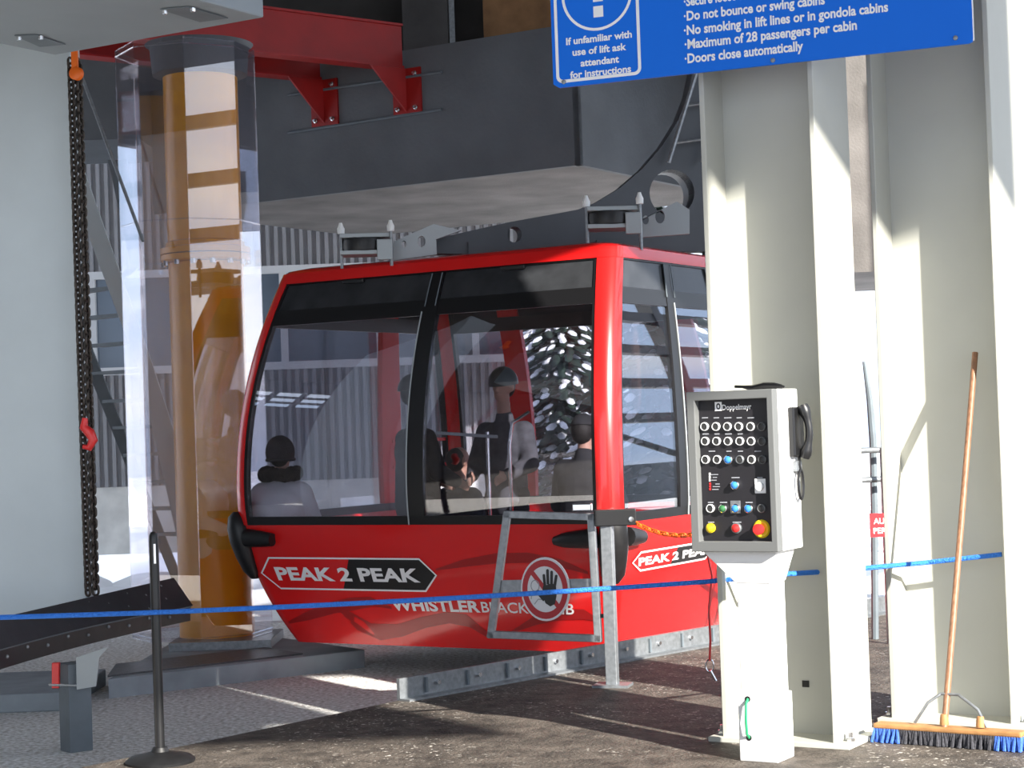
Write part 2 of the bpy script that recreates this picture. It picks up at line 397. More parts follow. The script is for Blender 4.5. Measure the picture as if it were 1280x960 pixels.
bm = B()
lo = [cab(s / 8.0, ZT, 0.0) for s in range(64)]; ctr = V((CC.x, CC.y, ZT))
rings = [[bm.verts.new(ctr.lerp(p, f_) + k * h) for p in lo] for f_, h in ((1, 0.0), (0.985, 0.02), (0.9, 0.045), (0.5, 0.07))]
for a, b in zip(rings, rings[1:]):
    for i in range(64): bm.faces.new((a[i], a[(i + 1) % 64], b[(i + 1) % 64], b[i]))
bm.faces.new(rings[-1]); obj('roof', bm, 'red', cabin, True)
bm = B(); prism(bm, [p - k * 0.10 + (ctr - p) * 0.03 for p in lo], (0, 0, 0.03)); obj('headlining', bm, 'lining', cabin)

ZV0, ZV1, ZW1, ZW0 = 2.57, 2.775, 2.45, 0.96
def window_face(face, splits, bars_mat='black_frame', vents=True, split_w=0.022):
    b0 = 2 * face
    bm = B()
    e = [0.012] + [x for s_ in splits for x in (s_ - split_w, s_ + split_w)] + [0.988]
    th, off = 0.05, 0.006
    patch(bm, b0, b0 + 1, ZS, ZW0, off, th, 6, 1)                       # sill
    patch(bm, b0, b0 + 1, ZW1, ZV0, off, th, 6, 1)                      # band under vents
    patch(bm, b0, b0 + 1, ZV1, ZT - 0.085, off, th, 6, 1)
    patch(bm, b0, b0 + e[0], ZW0, ZT - 0.1, off, th, 1, 12); patch(bm, b0 + e[-1], b0 + 1, ZW0, ZT - 0.1, off, th, 1, 12)
    obj('window_frame', bm, 'black_frame', cabin, True)
    for s_ in splits:
        bm = B(); patch(bm, b0 + s_ - split_w, b0 + s_ + split_w, ZW0, ZT - 0.1, off + 0.004, th, 2, 14)
        obj('window_post', bm, bars_mat, cabin, True)
    for i in range(0, len(e), 2):
        bm = B(); patch(bm, b0 + e[i], b0 + e[i + 1], ZW0, ZW1, -0.004, 0.008, 6, 16); obj('window_pane', bm, 'glass', cabin, True)
        bm = B(); patch(bm, b0 + e[i], b0 + e[i + 1], ZV0, ZV1, -0.004, 0.008, 6, 4); obj('vent_pane', bm, 'vent_glass', cabin, True)
window_face(0, [0.515])
window_face(1, [0.33, 0.67])
window_face(2, [0.215, 0.785], 'red', split_w=0.035)
window_face(3, [0.31], 'red', split_w=0.05)
# pale door edge seams on the front split and the right doors
for s_, f_ in ((0.492, 0), (0.352, 1)):
    bm = B(); tube(bm, [cab(2 * f_ + s_, ZS + 0.0 + (ZW1 + 0.03 - ZS) * i / 14, 0.014) for i in range(15)], 0.006, 6)
    obj('door_seam', bm, 'light_bracket', cabin, True)
for s_, f_ in ((0.498, 0), (0.53, 0), (0.305, 1), (0.36, 1)):
    bm = B(); tube(bm, [cab(2 * f_ + s_, ZV0 - 0.05 + (ZT - 0.1 - ZV0 + 0.05) * i / 4, 0.014) for i in range(5)], 0.005, 6)
    obj('vent_edge_trim', bm, 'grey_post', cabin, True)
for s_ in (0.24, 0.75):
    bm = B(); box(bm, cab(s_, ZV1 - 0.01, 0.01), u * 0.10, v * 0.015, k * 0.014); obj('vent_catch', bm, 'black_plastic', cabin, False, 0.004)
# left end: red rails of a low hopper window
for z in (1.27, 1.50):
    bm = B(); patch(bm, 6.02, 6.31, z - 0.015, z + 0.015, -0.02, 0.03, 4, 1); obj('hopper_rail', bm, 'red', cabin)
# bumpers on the corners
for i in range(4):
    bm = B()
    sc_ = 2 * i + 1.5; d = (FN[i] + FD[i]).normalized(); tn = d.cross(k)
    prof = [(1.00, 0.02, 0.03), (0.96, 0.065, 0.07), (0.87, 0.088, 0.10), (0.76, 0.09, 0.11), (0.64, 0.08, 0.10), (0.53, 0.062, 0.085), (0.47, 0.03, 0.04)]
    rg = []
    for z, rn, rt_ in prof:
        c = cab(sc_, z, 0.03); rg.append([bm.verts.new(c + d * rn * math.cos(a) + tn * rt_ * math.sin(a)) for a in [2 * math.pi * q / 14 for q in range(14)]])
    for a, b in zip(rg, rg[1:]):
        for q in range(14): bm.faces.new((a[q], a[(q + 1) % 14], b[(q + 1) % 14], b[q]))
    bm.faces.new(rg[0]); bm.faces.new(rg[-1])
    o = obj('bumper', bm, 'rubber', cabin, True)
    for s_ in ([2 * i + 1 - q * 0.022 for q in range(6)], [2 * i + 2 + q * 0.02 for q in range(5)]):
        bm = B(); tube(bm, [cab(x % 8, 0.80 - 0.004 * n_, 0.035) for n_, x in enumerate(s_)], [0.07, 0.068, 0.064, 0.058, 0.05, 0.03][:len(s_)], 12)
        obj('bumper_arm', bm, 'rubber', o, True)
# lettering and badges on the lower panel
def front_fn(s0, z0, face=0, off=0.004):
    a0, b0 = dims(z0); hl = (a0 if face in (0, 2) else b0) - CR
    return lambda x, y: cab(s0 + x / (2 * hl), z0 + y, off)
def badge(face, pxl, pxr, pyt, pyb, textpx):
    sl, zc = hit(pxl, (pyt + pyb) / 2, face); sr, _ = hit(pxr, (pyt + pyb) / 2, face)
    _, zt = hit((pxl + pxr) / 2, pyt, face); _, zb = hit((pxl + pxr) / 2, pyb, face)
    zc = (zt + zb) / 2
    h = zt - zb; a0, b0 = dims(zc); hl = 2 * ((a0 if face in (0, 2) else b0) - CR); w = (sr - sl) * hl; cut = min(0.13, w * 0.16)
    def pt(x, y, off): return cab(sl + x / hl, zb + y, off + 0.006)
    outer = [(0, h / 2), (cut, 0), (w - cut, 0), (w, h / 2), (w - cut, h), (cut, h)]
    tb = 0.013
    inner = [(tb * 1.3, h / 2), (cut + tb * .4, tb), (w - cut - tb * .4, tb), (w - tb * 1.3, h / 2), (w - cut - tb * .4, h - tb), (cut + tb * .4, h - tb)]
    bm = B(); prism(bm, [pt(x, y, 0.004) for x, y in outer], (0, 0, 0), [[pt(x, y, 0.004) for x, y in inner]])
    o = obj('badge_border', bm, 'white_print', cabin)
    m0, m1 = w * 0.455, w * 0.535
    bm = B(); prism(bm, [pt(x, y, 0.003) for x, y in [inner[0], inner[1], (m0, tb), (m1, h - tb), inner[5]]], (0, 0, 0)); obj('badge_red_field', bm, 'red', o)
    bm = B(); prism(bm, [pt(x, y, 0.003) for x, y in [(m0, tb), inner[2], inner[3], inner[4], (m1, h - tb)]], (0, 0, 0)); obj('badge_black_field', bm, 'black_print', o)
    xa, xb = [(q - pxl) / (pxr - pxl) * w for q in textpx]
    bm = B(); text_bm(bm, 'PEAK 2 PEAK', lambda x, y: pt(xa + x, h * 0.30 + y, 0.006), xb - xa, h * 0.40, 0.035); obj('badge_lettering', bm, 'white_print', o)
badge(0, 327, 547, 697, 738, (347, 526))
bm_w = None
sA, zA = hit(492, 763); sB, _ = hit(603, 763); sC, _ = hit(718, 765); _, zT_ = hit(560, 750); _, zB_ = hit(560, 764)
aa, _b = dims(zA); hl = 2 * (aa - CR)
bm = B(); text_bm(bm, 'WHISTLER', lambda x, y: cab(sA + x / hl, zB_ + y, 0.006), (sB - sA) * hl * 0.985, (zT_ - zB_), 0.035); obj('lettering', bm, 'white_print', cabin)
bm = B(); text_bm(bm, 'BLACKCOMB', lambda x, y: cab(sB + x / hl, zB_ + y, 0.006), (sC - sB) * hl, (zT_ - zB_) * 0.95, 0.012); obj('lettering', bm, 'white_print', cabin)
badge(1, 789, 889, 683, 707, (796, 886))
# dark swooshes printed on the lower body
def swoosh(path, wpx):
    bm = B(); pr = []
    for i in range(len(path)):
        s, z = hit(*path[i]); w = 0.0062 * wpx[i] / 2
        pr.append((bm.verts.new(cab(s, min(z + w, ZS - 0.01), 0.002)), bm.verts.new(cab(s, max(z - w, ZB), 0.002))))
    for a, b in zip(pr, pr[1:]): bm.faces.new((a[0], b[0], b[1], a[1]))
    obj('swoosh_print', bm, 'red_dark', cabin)
swoosh([(352, 778), (385, 770), (415, 760), (440, 755), (465, 752), (490, 760)], [3, 10, 14, 16, 12, 3])
swoosh([(420, 758), (440, 775), (470, 790), (500, 788), (530, 778), (560, 772), (585, 776), (612, 795)], [4, 26, 22, 16, 14, 14, 16, 8])
swoosh([(545, 712), (580, 704), (620, 698), (660, 697), (700, 704), (735, 716)], [2, 9, 12, 12, 10, 3])
swoosh([(640, 790), (670, 775), (700, 768), (730, 768), (752, 775)], [3, 12, 14, 12, 4])
# benches, grab poles
for f_, dep in ((3, 0.0), (1, 0.0)):
    bm = B(); c = CC + FN[f_] * (L / 2 - 0.45); box(bm, c + k * 0.52, FN[f_] * 0.2, FD[f_] * 0.95, k * 0.03); box(bm, c + k * 0.27, FN[f_] * 0.1, FD[f_] * 0.8, k * 0.24)
    obj('bench', bm, 'seat', cabin, False, 0.01)
for px in (611, 638):
    q = P(px, 600, 14.3); bm = B(); tube(bm, [V((q.x, q.y, 0.02)), V((q.x, q.y, 1.45)), V((q.x + 0.03, q.y, 1.62)), V((q.x + 0.16, q.y + 0.05, 1.70))] if px == 638 else [V((q.x, q.y, 0.02)), V((q.x, q.y, 1.56))], 0.014, 8)
    obj('grab_pole', bm, 'chrome', cabin, True)
bm = B(); a, b = P(545, 541, 14.1), P(622, 546, 14.1); box(bm, (a + b) / 2, (b - a) / 2, (0, 0.12, 0), (0, 0, 0.012)); obj('leaning_rail', bm, 'light_bracket', cabin, False, 0.005)

# hanger above the roof
hp = V((1.84, 15.36, 0)); hd = V((-0.978, -0.208, 0)); hn = V((-0.208, 0.978, 0))
def H(px, py, f=0.0): return onplane(px, py, hp - hn * f, hn)
big = [H(840 + 28 * math.cos(a), 241 + 29 * math.sin(a)) for a in [2 * math.pi * q / 28 for q in range(28)]]
sml = [H(643 + 9 * math.cos(a), 293 + 10 * math.sin(a)) for a in [2 * math.pi * q / 20 for q in range(20)]]
outl = [(545, 317), (547, 298), (590, 288), (640, 277), (690, 268), (722, 262), (745, 253), (775, 235), (803, 211), (828, 182), (848, 150), (860, 118), (867, 85), (870, 40), (872, -150), (945, -150), (943, 100), (950, 220), (955, 318), (880, 314), (700, 318)]
bm = B(); prism(bm, [H(*q) for q in outl], hn * 0.16, [big, sml])
hanger = obj('hanger_arm', bm, 'hanger', cabin)
bm = B(); prism(bm, [q + hn * 0.001 for q in [H(840 + 30 * math.cos(a), 241 + 31 * math.sin(a)) for a in [2 * math.pi * q / 28 for q in range(28)]]], hn * 0.3, [[q + hn * 0.001 for q in big]])
obj('hole_sleeve', bm, 'light_bracket', hanger, True)
bm = B(); prism(bm, [q + hn * 0.08 for q in [H(640 + 9 * math.cos(a), 293 + 10 * math.sin(a)) for a in [math.pi / 2 + math.pi * q / 12 for q in range(13)]]], hn * 0.01); obj('hole_cover', bm, 'hanger', hanger)
# inspection ladder on the hanger
bm = B()
for dx in (0, 42): tube(bm, [H(836 + dx, 203, 0.12), H(870 + dx, 92, 0.12), H(884 + dx, 40, 0.12)], 0.018, 8)
for t_ in (0.18, 0.62, 1.05): tube(bm, [H(838 + 32 * t_, 198 - 106 * t_, 0.12), H(880 + 32 * t_, 192 - 106 * t_, 0.12)], 0.012, 8)
obj('inspection_ladder', bm, 'galv', hanger, True)
# hanger feet reaching down to the roof
for px in (600, 760, 900):
    a = H(px, 300); bm = B(); box(bm, V((a.x, a.y, 2.98)) + hn * 0.08, hd * 0.1, hn * 0.1, k * 0.09); obj('hanger_foot', bm, 'hanger', cabin)
# damper units with rubber rollers at the front roof corners
def damper(px, Y, dy):
    def Q(x, y, f=0.0): return P(px + x, dy + y, Y + f)
    c = Q(0, 0); bm = B(); box(bm, c + k * 0.055, (0.19, 0.02, 0), (0, 0.14, 0), (0, 0, 0.016)); box(bm, c - k * 0.075, (0.19, 0.02, 0), (0, 0.14, 0), (0, 0, 0.016))
    d_ = obj('damper_bracket', bm, 'light_bracket', cabin, False, 0.004)
    bm = B(); lathe(bm, c - k * 0.055 + V((-0.02, 0, 0)), [(0.12, -.015), (0.165, 0.0), (0.172, 0.045), (0.165, 0.085), (0.12, 0.105)], 24); obj('rubber_roller', bm, 'rubber', d_, True)
    bm = B(); box(bm, c + V((0.15, -0.13, -0.06)), (0.06, 0, 0), (0, 0.02, 0), (0, 0, 0.08)); obj('side_plate', bm, 'light_bracket', d_, False, 0.006)
    for dx, yy in ((-0.19, -0.05), (0.20, -0.13)):
        a = c + V((dx, yy, 0)); bm = B(); cyl(bm, V((a.x, a.y, 2.86)), a + k * 0.11, 0.013, n=10)
        b_ = obj('pin', bm, 'galv', d_, True)
        bm = B(); lathe(bm, a + k * 0.08, [(0.028, 0), (0.03, 0.04), (0.02, 0.06), (0.012, 0.085)], 10); obj('pin_cap', bm, 'white_paint', d_, True)
damper(458, 14.55, 305); damper(765, 13.95, 272)
for pts_, hs, Y in (([(489, 326), (489, 303), (542, 280), (576, 288), (545, 299), (546, 318)], [(505, 305, 3), (527, 302, 5)], 14.65),
                    ([(799, 297), (799, 276), (846, 252), (862, 262), (862, 292)], [(807, 275, 4), (825, 271, 6)], 14.3)):
    bm = B(); prism(bm, [P(x, y, Y) for x, y in pts_], (0, 0.05, 0), [[P(x + r * math.cos(a), y + 1.4 * r * math.sin(a), Y) for a in [2 * math.pi * q / 14 for q in range(14)]] for x, y, r in hs])
    obj('roof_bracket', bm, 'light_bracket', cabin)

# ================================================================== COLUMNS
def h_column(tipL, w, D, label, z1=6.4, holes=True, grp=None):
    e = -u; tl = V(tipL)
    t = thing('steel_column', label, 'column', (tl + e * w / 2 + v * D / 2), 'cream steel columns')
    tf = 0.028
    for i, s in enumerate((0, w)):
        bm = B(); c = tl + e * s + v * D / 2 + k * (z1 / 2); box(bm, c, e * tf / 2, v * D / 2, k * (z1 / 2)); obj('flange', bm, 'column', t, False, 0.004)
    bm = B(); box(bm, tl + e * w / 2 + v * D / 2 + k * (z1 / 2), e * (w / 2 - tf / 2), v * 0.012, k * (z1 / 2)); obj('web', bm, 'column', t)
    bm = B(); box(bm, tl + e * w / 2 + v * D / 2 + k * 0.0125, e * (w / 2 + 0.08), v * (D / 2 + 0.03), k * 0.0125); bp = obj('base_plate', bm, 'column', t, False, 0.003)
    for sx in (-0.05, w + 0.05):
        bm = B(); c = tl + e * sx + v * 0.07 + k * 0.025; lathe(bm, c, [(0.022, 0), (0.022, 0.018), (0.012, 0.02), (0.012, 0.045)], 6); obj('anchor_bolt', bm, 'chrome', bp)
    if holes:
        bm = B(); c = tl + e * (w * 0.6) + v * (D / 2 - 0.0135) + k * 0.27; box(bm, c, e * 0.018, v * 0.002, k * 0.016); obj('drain_hole', bm, 'black_print', t)
    return t
h_column((0.995, 9.35, 0), 0.578, 0.46, 'cream steel H column directly behind the control cabinet')
h_column((1.91, 9.74, 0), 0.62, 0.46, 'cream steel H column with the push broom leaning in it', holes=False)

# ================================================================== BLUE SIGN
s0 = V((0.214, 9.48, 0)); s1 = V((2.135, 8.68, 0)); sd = (s1 - s0).normalized(); sn = V((sd.y, -sd.x, 0))
if sn.y > 0: sn = -sn
def S(px, py, f=0.0): return onplane(px, py, s0 + sn * f, sn)
bl, br = S(693, 112), S(1217, 53)
zb = (bl.z + br.z) / 2; WS = (br - bl).dot(sd); HS = 0.86
sign = thing('information_sign', 'blue rules sign with white lettering mounted high across both cream columns', 'sign', (bl.x, bl.y, zb))
def SL(x, z, f=0.0): return V((bl.x, bl.y, zb)) + sd * x + k * z + sn * f
bm = B()
rr = [(0.03, 0.0), (WS - 0.02, 0.0), (WS - 0.004, 0.006), (WS, 0.02), (WS, HS), (0, HS), (0, 0.02)]
prism(bm, [SL(x, z, 0.012) for x, z in rr], -sn * 0.016); obj('sign_board', bm, 'sign_blue', sign)
bm = B(); prism(bm, [SL(x, z, 0.011) for x, z in ((WS - 0.004, 0.012), (WS + 0.004, 0.012), (WS + 0.004, HS), (WS - 0.004, HS))], -sn * 0.014); obj('sign_edge', bm, 'white_print', sign)
def sgn(px, py):
    q = S(px, py); d_ = q - V((bl.x, bl.y, zb)); return d_.dot(sd), d_.z
def roundrect(x0, z0, x1, z1, r, n=6):
    o_ = []
    for cx, cz, a0 in ((x1 - r, z0 + r, -90), (x1 - r, z1 - r, 0), (x0 + r, z1 - r, 90), (x0 + r, z0 + r, 180)):
        for q in range(n + 1):
            a = math.radians(a0 + 90 * q / n); o_.append((cx + r * math.cos(a), cz + r * math.sin(a)))
    return o_
bx0, bz0 = sgn(697, 108); bx1, _ = sgn(803, 95)
bm = B(); bz0 = 0.022; bt = 0.016
prism(bm, [SL(x, z, 0.0135) for x, z in roundrect(bx0, bz0, bx1, 0.80, 0.035)], (0, 0, 0), [[SL(x, z, 0.0135) for x, z in roundrect(bx0 + bt, bz0 + bt, bx1 - bt, 0.80 - bt, 0.022)]])
obj('sign_border', bm, 'white_print', sign)
cx, cz = sgn(747, -8); R_ = abs(sgn(747, 39)[1] - cz)
bm = B(); prism(bm, [SL(cx + R_ * math.cos(a), cz + R_ * math.sin(a), 0.0135) for a in [2 * math.pi * q / 48 for q in range(48)]], (0, 0, 0), [[SL(cx + (R_ - .014) * math.cos(a), cz + (R_ - .014) * math.sin(a), 0.0135) for a in [2 * math.pi * q / 48 for q in range(48)]]])
obj('sign_ring', bm, 'white_print', sign)
bm = B(); dx_, dz_ = sgn(749, 15)
prism(bm, [SL(dx_ + a * 0.026, dz_ + b * 0.028, 0.0135) for a, b in ((-1, -1), (1, -1), (1, 1), (-1, 1))], (0, 0, 0))
prism(bm, [SL(dx_ + a, dz_ + b, 0.0135) for a, b in ((-.026, .05), (.026, .05), (.026, .10), (.075, .15), (.075, .215), (.035, .25), (-.035, .25), (-.075, .215), (-.075, .17), (-.025, .17), (-.02, .195), (.012, .2), (.025, .185), (.025, .165), (-.026, .115))], (0, 0, 0))
obj('sign_question_mark', bm, 'white_print', sign)
def line(txt, p0, p1, cap, align='LEFT', bold=0.03):
    x0, z0 = sgn(*p0); x1, z1 = sgn(*p1); z_ = (z0 + z1) / 2
    bm = B(); text_bm(bm, txt, lambda x, y: SL(x0 + x, z_ + y, 0.0135), x1 - x0, cap, bold); obj('sign_lettering', bm, 'white_print', sign)
for txt, p0, p1 in (('If unfamiliar with', (709, 58), (791, 46)), ('use of lift ask', (717, 72), (784, 61)), ('attendant', (727, 84), (775, 78)), ('for instructions', (714, 99), (790, 90))):
    line(txt, p0, p1, 0.036)
for txt, p0, p1 in (('·Secure loose articles', (856, 8), (960, -4)), ('·Do not bounce or swing cabins', (856, 27), (1032, 5)), ('·No smoking in lift lines or in gondola cabins', (856, 45), (1111, 14)),
                    ('·Maximum of 28 passengers per cabin', (857, 62), (1072, 37)), ('·Doors close automatically', (857, 79), (1005, 64))):
    line(txt, p0, p1, 0.047)
for q in ((967, 76), (1195, 48), (706, 103)):
    c = S(*q, 0.0); bm = B(); lathe(bm, c + sn * 0.012, [(0.012, 0), (0.011, 0.006), (0.0, 0.009)], 10, sn); obj('sign_screw', bm, 'galv', sign, True)
for xs, yb in ((1.05, 9.30), (1.86, 9.45)):
    a = SL(xs, 0.55, -0.006); bm = B(); bq = V((a.x, yb, a.z)); box(bm, (a + bq) / 2, (0.03, 0, 0), (0, (yb - a.y) / 2, 0), (0, 0, 0.02)); obj('sign_bracket', bm, 'galv', sign)

# ================================================================== CONTROL CABINET
cf = V((0.836, 8.85, 0)); ce = -u; cn = -v
def Cc(px, py, f=0.0): return onplane(px, py, cf + cn * f, cn)
fl, fr_ = Cc(861, 590), Cc(969, 590)
z1c, z0c = Cc(915, 488).z, Cc(918, 690).z
wc = (fr_ - fl).dot(ce); dc = 0.30
cb = V((fl.x, fl.y, 0))
def CL(a, d, z): return cb + ce * a + v * d + k * z
cab_t = thing('control_cabinet', 'white lift control cabinet with black button panel on a post before the columns', 'control cabinet', (CL(wc / 2, dc / 2, 0)))
bm = B(); box(bm, CL(wc / 2, dc / 2 + 0.03, (z0c + z1c) / 2), ce * wc / 2, v * (dc / 2 - 0.03), k * (z1c - z0c) / 2); obj('housing', bm, 'white_paint', cab_t, False, 0.008)
bz = 0.042
bm = B()
def rect(a0, a1, z0, z1, d): return [CL(a0, d, z0), CL(a1, d, z0), CL(a1, d, z1), CL(a0, d, z1)]
prism(bm, rect(0, wc, z0c, z1c, 0), v * 0.06, [rect(bz, wc - bz * 0.75, z0c + bz * 1.15, z1c - bz, 0)]); obj('bezel', bm, 'bezel', cab_t, False, 0.004)
bm = B(); box(bm, CL(wc / 2, 0.052, (z0c + z1c) / 2), ce * (wc / 2 - 0.01), v * 0.007, k * ((z1c - z0c) / 2 - 0.01)); pan = obj('button_panel', bm, 'panel_black', cab_t)
PD = 0.044
def Pp(x, y): return onplane(840 + x / 4.0, 460 + y / 4.0, cb + v * PD, v)
def Pl(q): d_ = q - cb; return d_.dot(ce), d_.z
def button(x, y, r, capm, ring='chrome', proud=0.014, plate=None):
    c = Pp(x, y); bm = B()
    lathe(bm, c, [(r, 0), (r, proud * 0.8), (r * 0.82, proud), (r * 0.76, proud * 0.5)], 20, -v); o = obj('button', bm, ring, pan, True)
    bm = B(); lathe(bm, c, [(r * 0.78, 0.0), (r * 0.76, proud * (0.7 if capm == 'btn_dark' else 1.5)), (r * 0.4, proud * (0.8 if capm == 'btn_dark' else 1.9)), (0, proud * (0.82 if capm == 'btn_dark' else 2.0))], 18, -v); obj('button_cap', bm, capm, pan, True)
br_ = 0.0205
for x, y in [(x, 293) for x in (165, 222, 279, 336, 395, 451)] + [(x, 366) for x in (168, 225, 282, 341, 398, 453)] + [(x, 458) for x in (170, 228, 400, 455)] + [(194, 702), (450, 702)]: button(x, y, br_, 'btn_dark', 'bezel' if x > 445 else 'trim')
for x, y in ((285, 458), (318, 585), (321, 702), (386, 702)): button(x, y, 0.0215, 'btn_blue')
button(342, 458, br_, 'btn_dark', 'galv'); button(258, 702, br_, 'btn_green'); button(196, 800, 0.023, 'btn_yellow', 'btn_yellow'); button(325, 800, 0.025, 'btn_red', 'galv')
c = Pp(449, 804); bm = B(); lathe(bm, c, [(0.043, 0), (0.043, 0.004), (0.036, 0.012), (0.0, 0.013)], 28, -v); obj('emergency_stop_ring', bm, 'btn_yellow', pan, True)
bm = B(); lathe(bm, c, [(0.018, 0.01), (0.018, 0.025), (0.026, 0.03), (0.026, 0.045), (0.0, 0.05)], 24, -v); obj('emergency_stop_button', bm, 'btn_red', pan, True)
for (x, y), hw, hh in (((442, 590), 0.028, 0.034), ((318, 695), 0.026, 0.030)):
    c = Pp(x, y); bm = B(); box(bm, c - v * 0.002, ce * hw, v * 0.002, k * hh); obj('switch_plate', bm, 'white_paint' if x > 400 else 'galv', pan, False, 0.002)
c = Pp(442, 592); bm = B(); lathe(bm, c, [(0.022, 0), (0.020, 0.016), (0, 0.018)], 18, -v); obj('selector_knob', bm, 'white_paint', pan, True)
bm = B()
for y in (530, 545, 560): box(bm, Pp(189, y) - v * 0.001, ce * 0.004, v * 0.001, k * 0.006)
obj('indicator_light', bm, 'white_print', pan)
bm = B()
for y in (578, 592, 606): box(bm, Pp(191, y) - v * 0.001, ce * 0.004, v * 0.001, k * 0.005)
obj('indicator_light', bm, 'btn_red', pan)
bm = B(); a0, z0 = Pl(Pp(252, 210)); a1, _ = Pl(Pp(398, 210))
text_bm(bm, 'Doppelmayr', lambda x, y: CL(a0 + x, PD - 0.001, z0 + y), a1 - a0, 0.026, 0.012); obj('panel_lettering', bm, 'white_print', pan)
bm = B(); c = Pp(232, 192); prism(bm, [c + ce * a * 0.018 + k * b * 0.021 - v * 0.001 for a, b in ((-1, -1), (1, -1), (1, 1), (-1, 1))], (0, 0, 0), [circ(c - v * 0.001, ce, k, 0.011, 0.015)])
prism(bm, circ(c - v * 0.001, ce, k, 0.005, 0.008), (0, 0, 0)); obj('panel_emblem', bm, 'white_print', pan)
bm = B()
for y, xs in ((249, (165, 222, 279, 336, 395)), (330, (168, 225, 282, 341)), (416, (200, 285, 342, 430)), (548, (318, 440)), (672, (194, 258, 321, 386)), (771, (196, 325))):
    for x in xs: box(bm, Pp(x, y) - v * 0.001, ce * random.uniform(.012, .022), v * 0.0008, k * 0.0025)
for y in (533, 547, 561, 580, 593, 607): box(bm, Pp(208 + random.uniform(0, 24), y) - v * 0.001, ce * random.uniform(.008, .024), v * 0.0008, k * 0.002)
obj('panel_marking', bm, 'grey_print', pan)
# phone handset, cord and cord clip on the right side
sx = wc
def R(d, z, o=0.0): return CL(wc + o, d, z)
zz = lambda py: onplane(1000, py, CL(wc, 0.15, 0), -u).z
zt_, zb_ = zz(507), zz(572)
bm = B(); box(bm, R(0.235, (zt_ + zb_) / 2, 0.014), v * 0.062, ce * 0.016, k * (zt_ - zb_) / 2 * 0.95); cr_ = obj('phone_cradle', bm, 'black_plastic', cab_t, False, 0.008)
bm = B(); pp = []
for i in range(13):
    t_ = i / 12; pp.append(R(0.245, zt_ + 0.0 - (zt_ - zb_) * t_, 0.045 + 0.030 * math.sin(math.pi * t_)))
tube(bm, pp, [0.026, 0.030, 0.027, 0.020, 0.018, 0.018, 0.018, 0.018, 0.018, 0.020, 0.026, 0.029, 0.024], 12); obj('phone_handset', bm, 'black_plastic', cr_, True)
bm = B(); lz = zz(605); tube(bm, [R(0.245 + 0.030 * math.sin(a) , lz + 0.068 * math.cos(a) , 0.022) for a in [2 * math.pi * q / 24 for q in range(24)]], 0.0075, 8, True)
tube(bm, [R(0.245, zb_ + 0.01, 0.02), R(0.235, zb_ - 0.03, 0.022), R(0.25, lz + 0.06, 0.022)], 0.0075, 8); obj('phone_cord', bm, 'black_plastic', cr_, True)
bm = B(); box(bm, R(0.24, zz(582), 0.012), v * 0.03, ce * 0.01, k * 0.025); obj('cord_clip', bm, 'galv', cr_, False, 0.003)
# neck and post
bm = B()
pw = 0.085; pc = CL(wc / 2 + 0.06, dc / 2, 0)
def ring4(c, hx, hy, z): return [bm.verts.new(V((c.x, c.y, z)) + ce * a * hx + v * b * hy) for a, b in ((-1, -1), (1, -1), (1, 1), (-1, 1))]
hb = CL(wc / 2, dc / 2 + 0.01, 0)
r1 = ring4(hb, wc / 2 - 0.03, dc / 2 - 0.04, z0c); r2 = ring4(pc, pw + 0.004, pw + 0.004, z0c - 0.15)
for q in range(4): bm.faces.new((r1[q], r1[(q + 1) % 4], r2[(q + 1) % 4], r2[q]))
bm.faces.new(r1); bm.faces.new(r2); obj('neck', bm, 'white_paint', cab_t, False, 0.004)
bm = B(); box(bm, pc + k * ((z0c - 0.14 + 0.30) / 2), ce * (pw), v * pw, k * ((z0c - 0.14 - 0.30) / 2)); obj('post', bm, 'white_paint', cab_t, False, 0.006)
bm = B(); box(bm, pc + k * 0.155, ce * (pw + 0.012), v * (pw + 0.012), k * 0.155); ft = obj('post_foot', bm, 'white_paint', cab_t, False, 0.006)
bm = B(); a = pc - v * (pw + 0.02) - ce * 0.045
tube(bm, [a + k * 0.29 + v * 0.01, a + k * 0.27 - v * 0.012, a + k * 0.2 - v * 0.02, a + k * 0.13 - v * 0.014, a + k * 0.11 + v * 0.01], 0.007, 8); obj('wire_loop', bm, 'green', ft, True)
for z in (0.29, 0.11):
    bm = B(); lathe(bm, a + k * z + v * 0.009, [(0.014, 0), (0.014, 0.003), (0, 0.003)], 12, -v); obj('cable_hole', bm, 'black_print', ft)
st = CL(wc * 0.75, 0.12, z1c)
bm = B(); tube(bm, [st + ce * a + k * (0.014 + 0.006 * math.sin(a * 40)) for a in (-0.13, -0.09, -0.04, 0.02, 0.07, 0.1, 0.12)], [0.007, 0.007, 0.015, 0.016, 0.014, 0.012, 0.005], 8)
obj('wrist_strap', bm, 'black_plastic', None, True, label='small black strap lying on top of the white control cabinet', cat='strap')

# ================================================================== STANCHION AND ROPE
sp = G(190, 950, 0.0); sp = V((-1.80, 9.32, 0))
stn = thing('stanchion', 'black rope stanchion post with a round base at the left platform edge', 'stanchion', sp)
bm = B(); lathe(bm, sp, [(0.17, 0), (0.172, 0.012), (0.15, 0.03), (0.08, 0.045), (0.045, 0.055), (0.035, 0.075)], 36); obj('base', bm, 'rubber', stn, True)
bm = B(); lathe(bm, sp, [(0.024, 0.07), (0.024, 1.09), (0.022, 1.12), (0.014, 1.135), (0, 1.14)], 20); obj('post', bm, 'black_plastic', stn, True)
bm = B(); box(bm, sp + V((0.008, -0.024, 1.03)), (0.006, 0, 0), (0, 0.003, 0), (0, 0, 0.05)); obj('strap_slot', bm, 'chrome', stn, False, 0.002)
tip1 = V((0.995, 9.35, 0))
def sag(a, b, s, n=14): return [a.lerp(b, i / n) - k * s * 4 * (i / n) * (1 - i / n) for i in range(n + 1)]
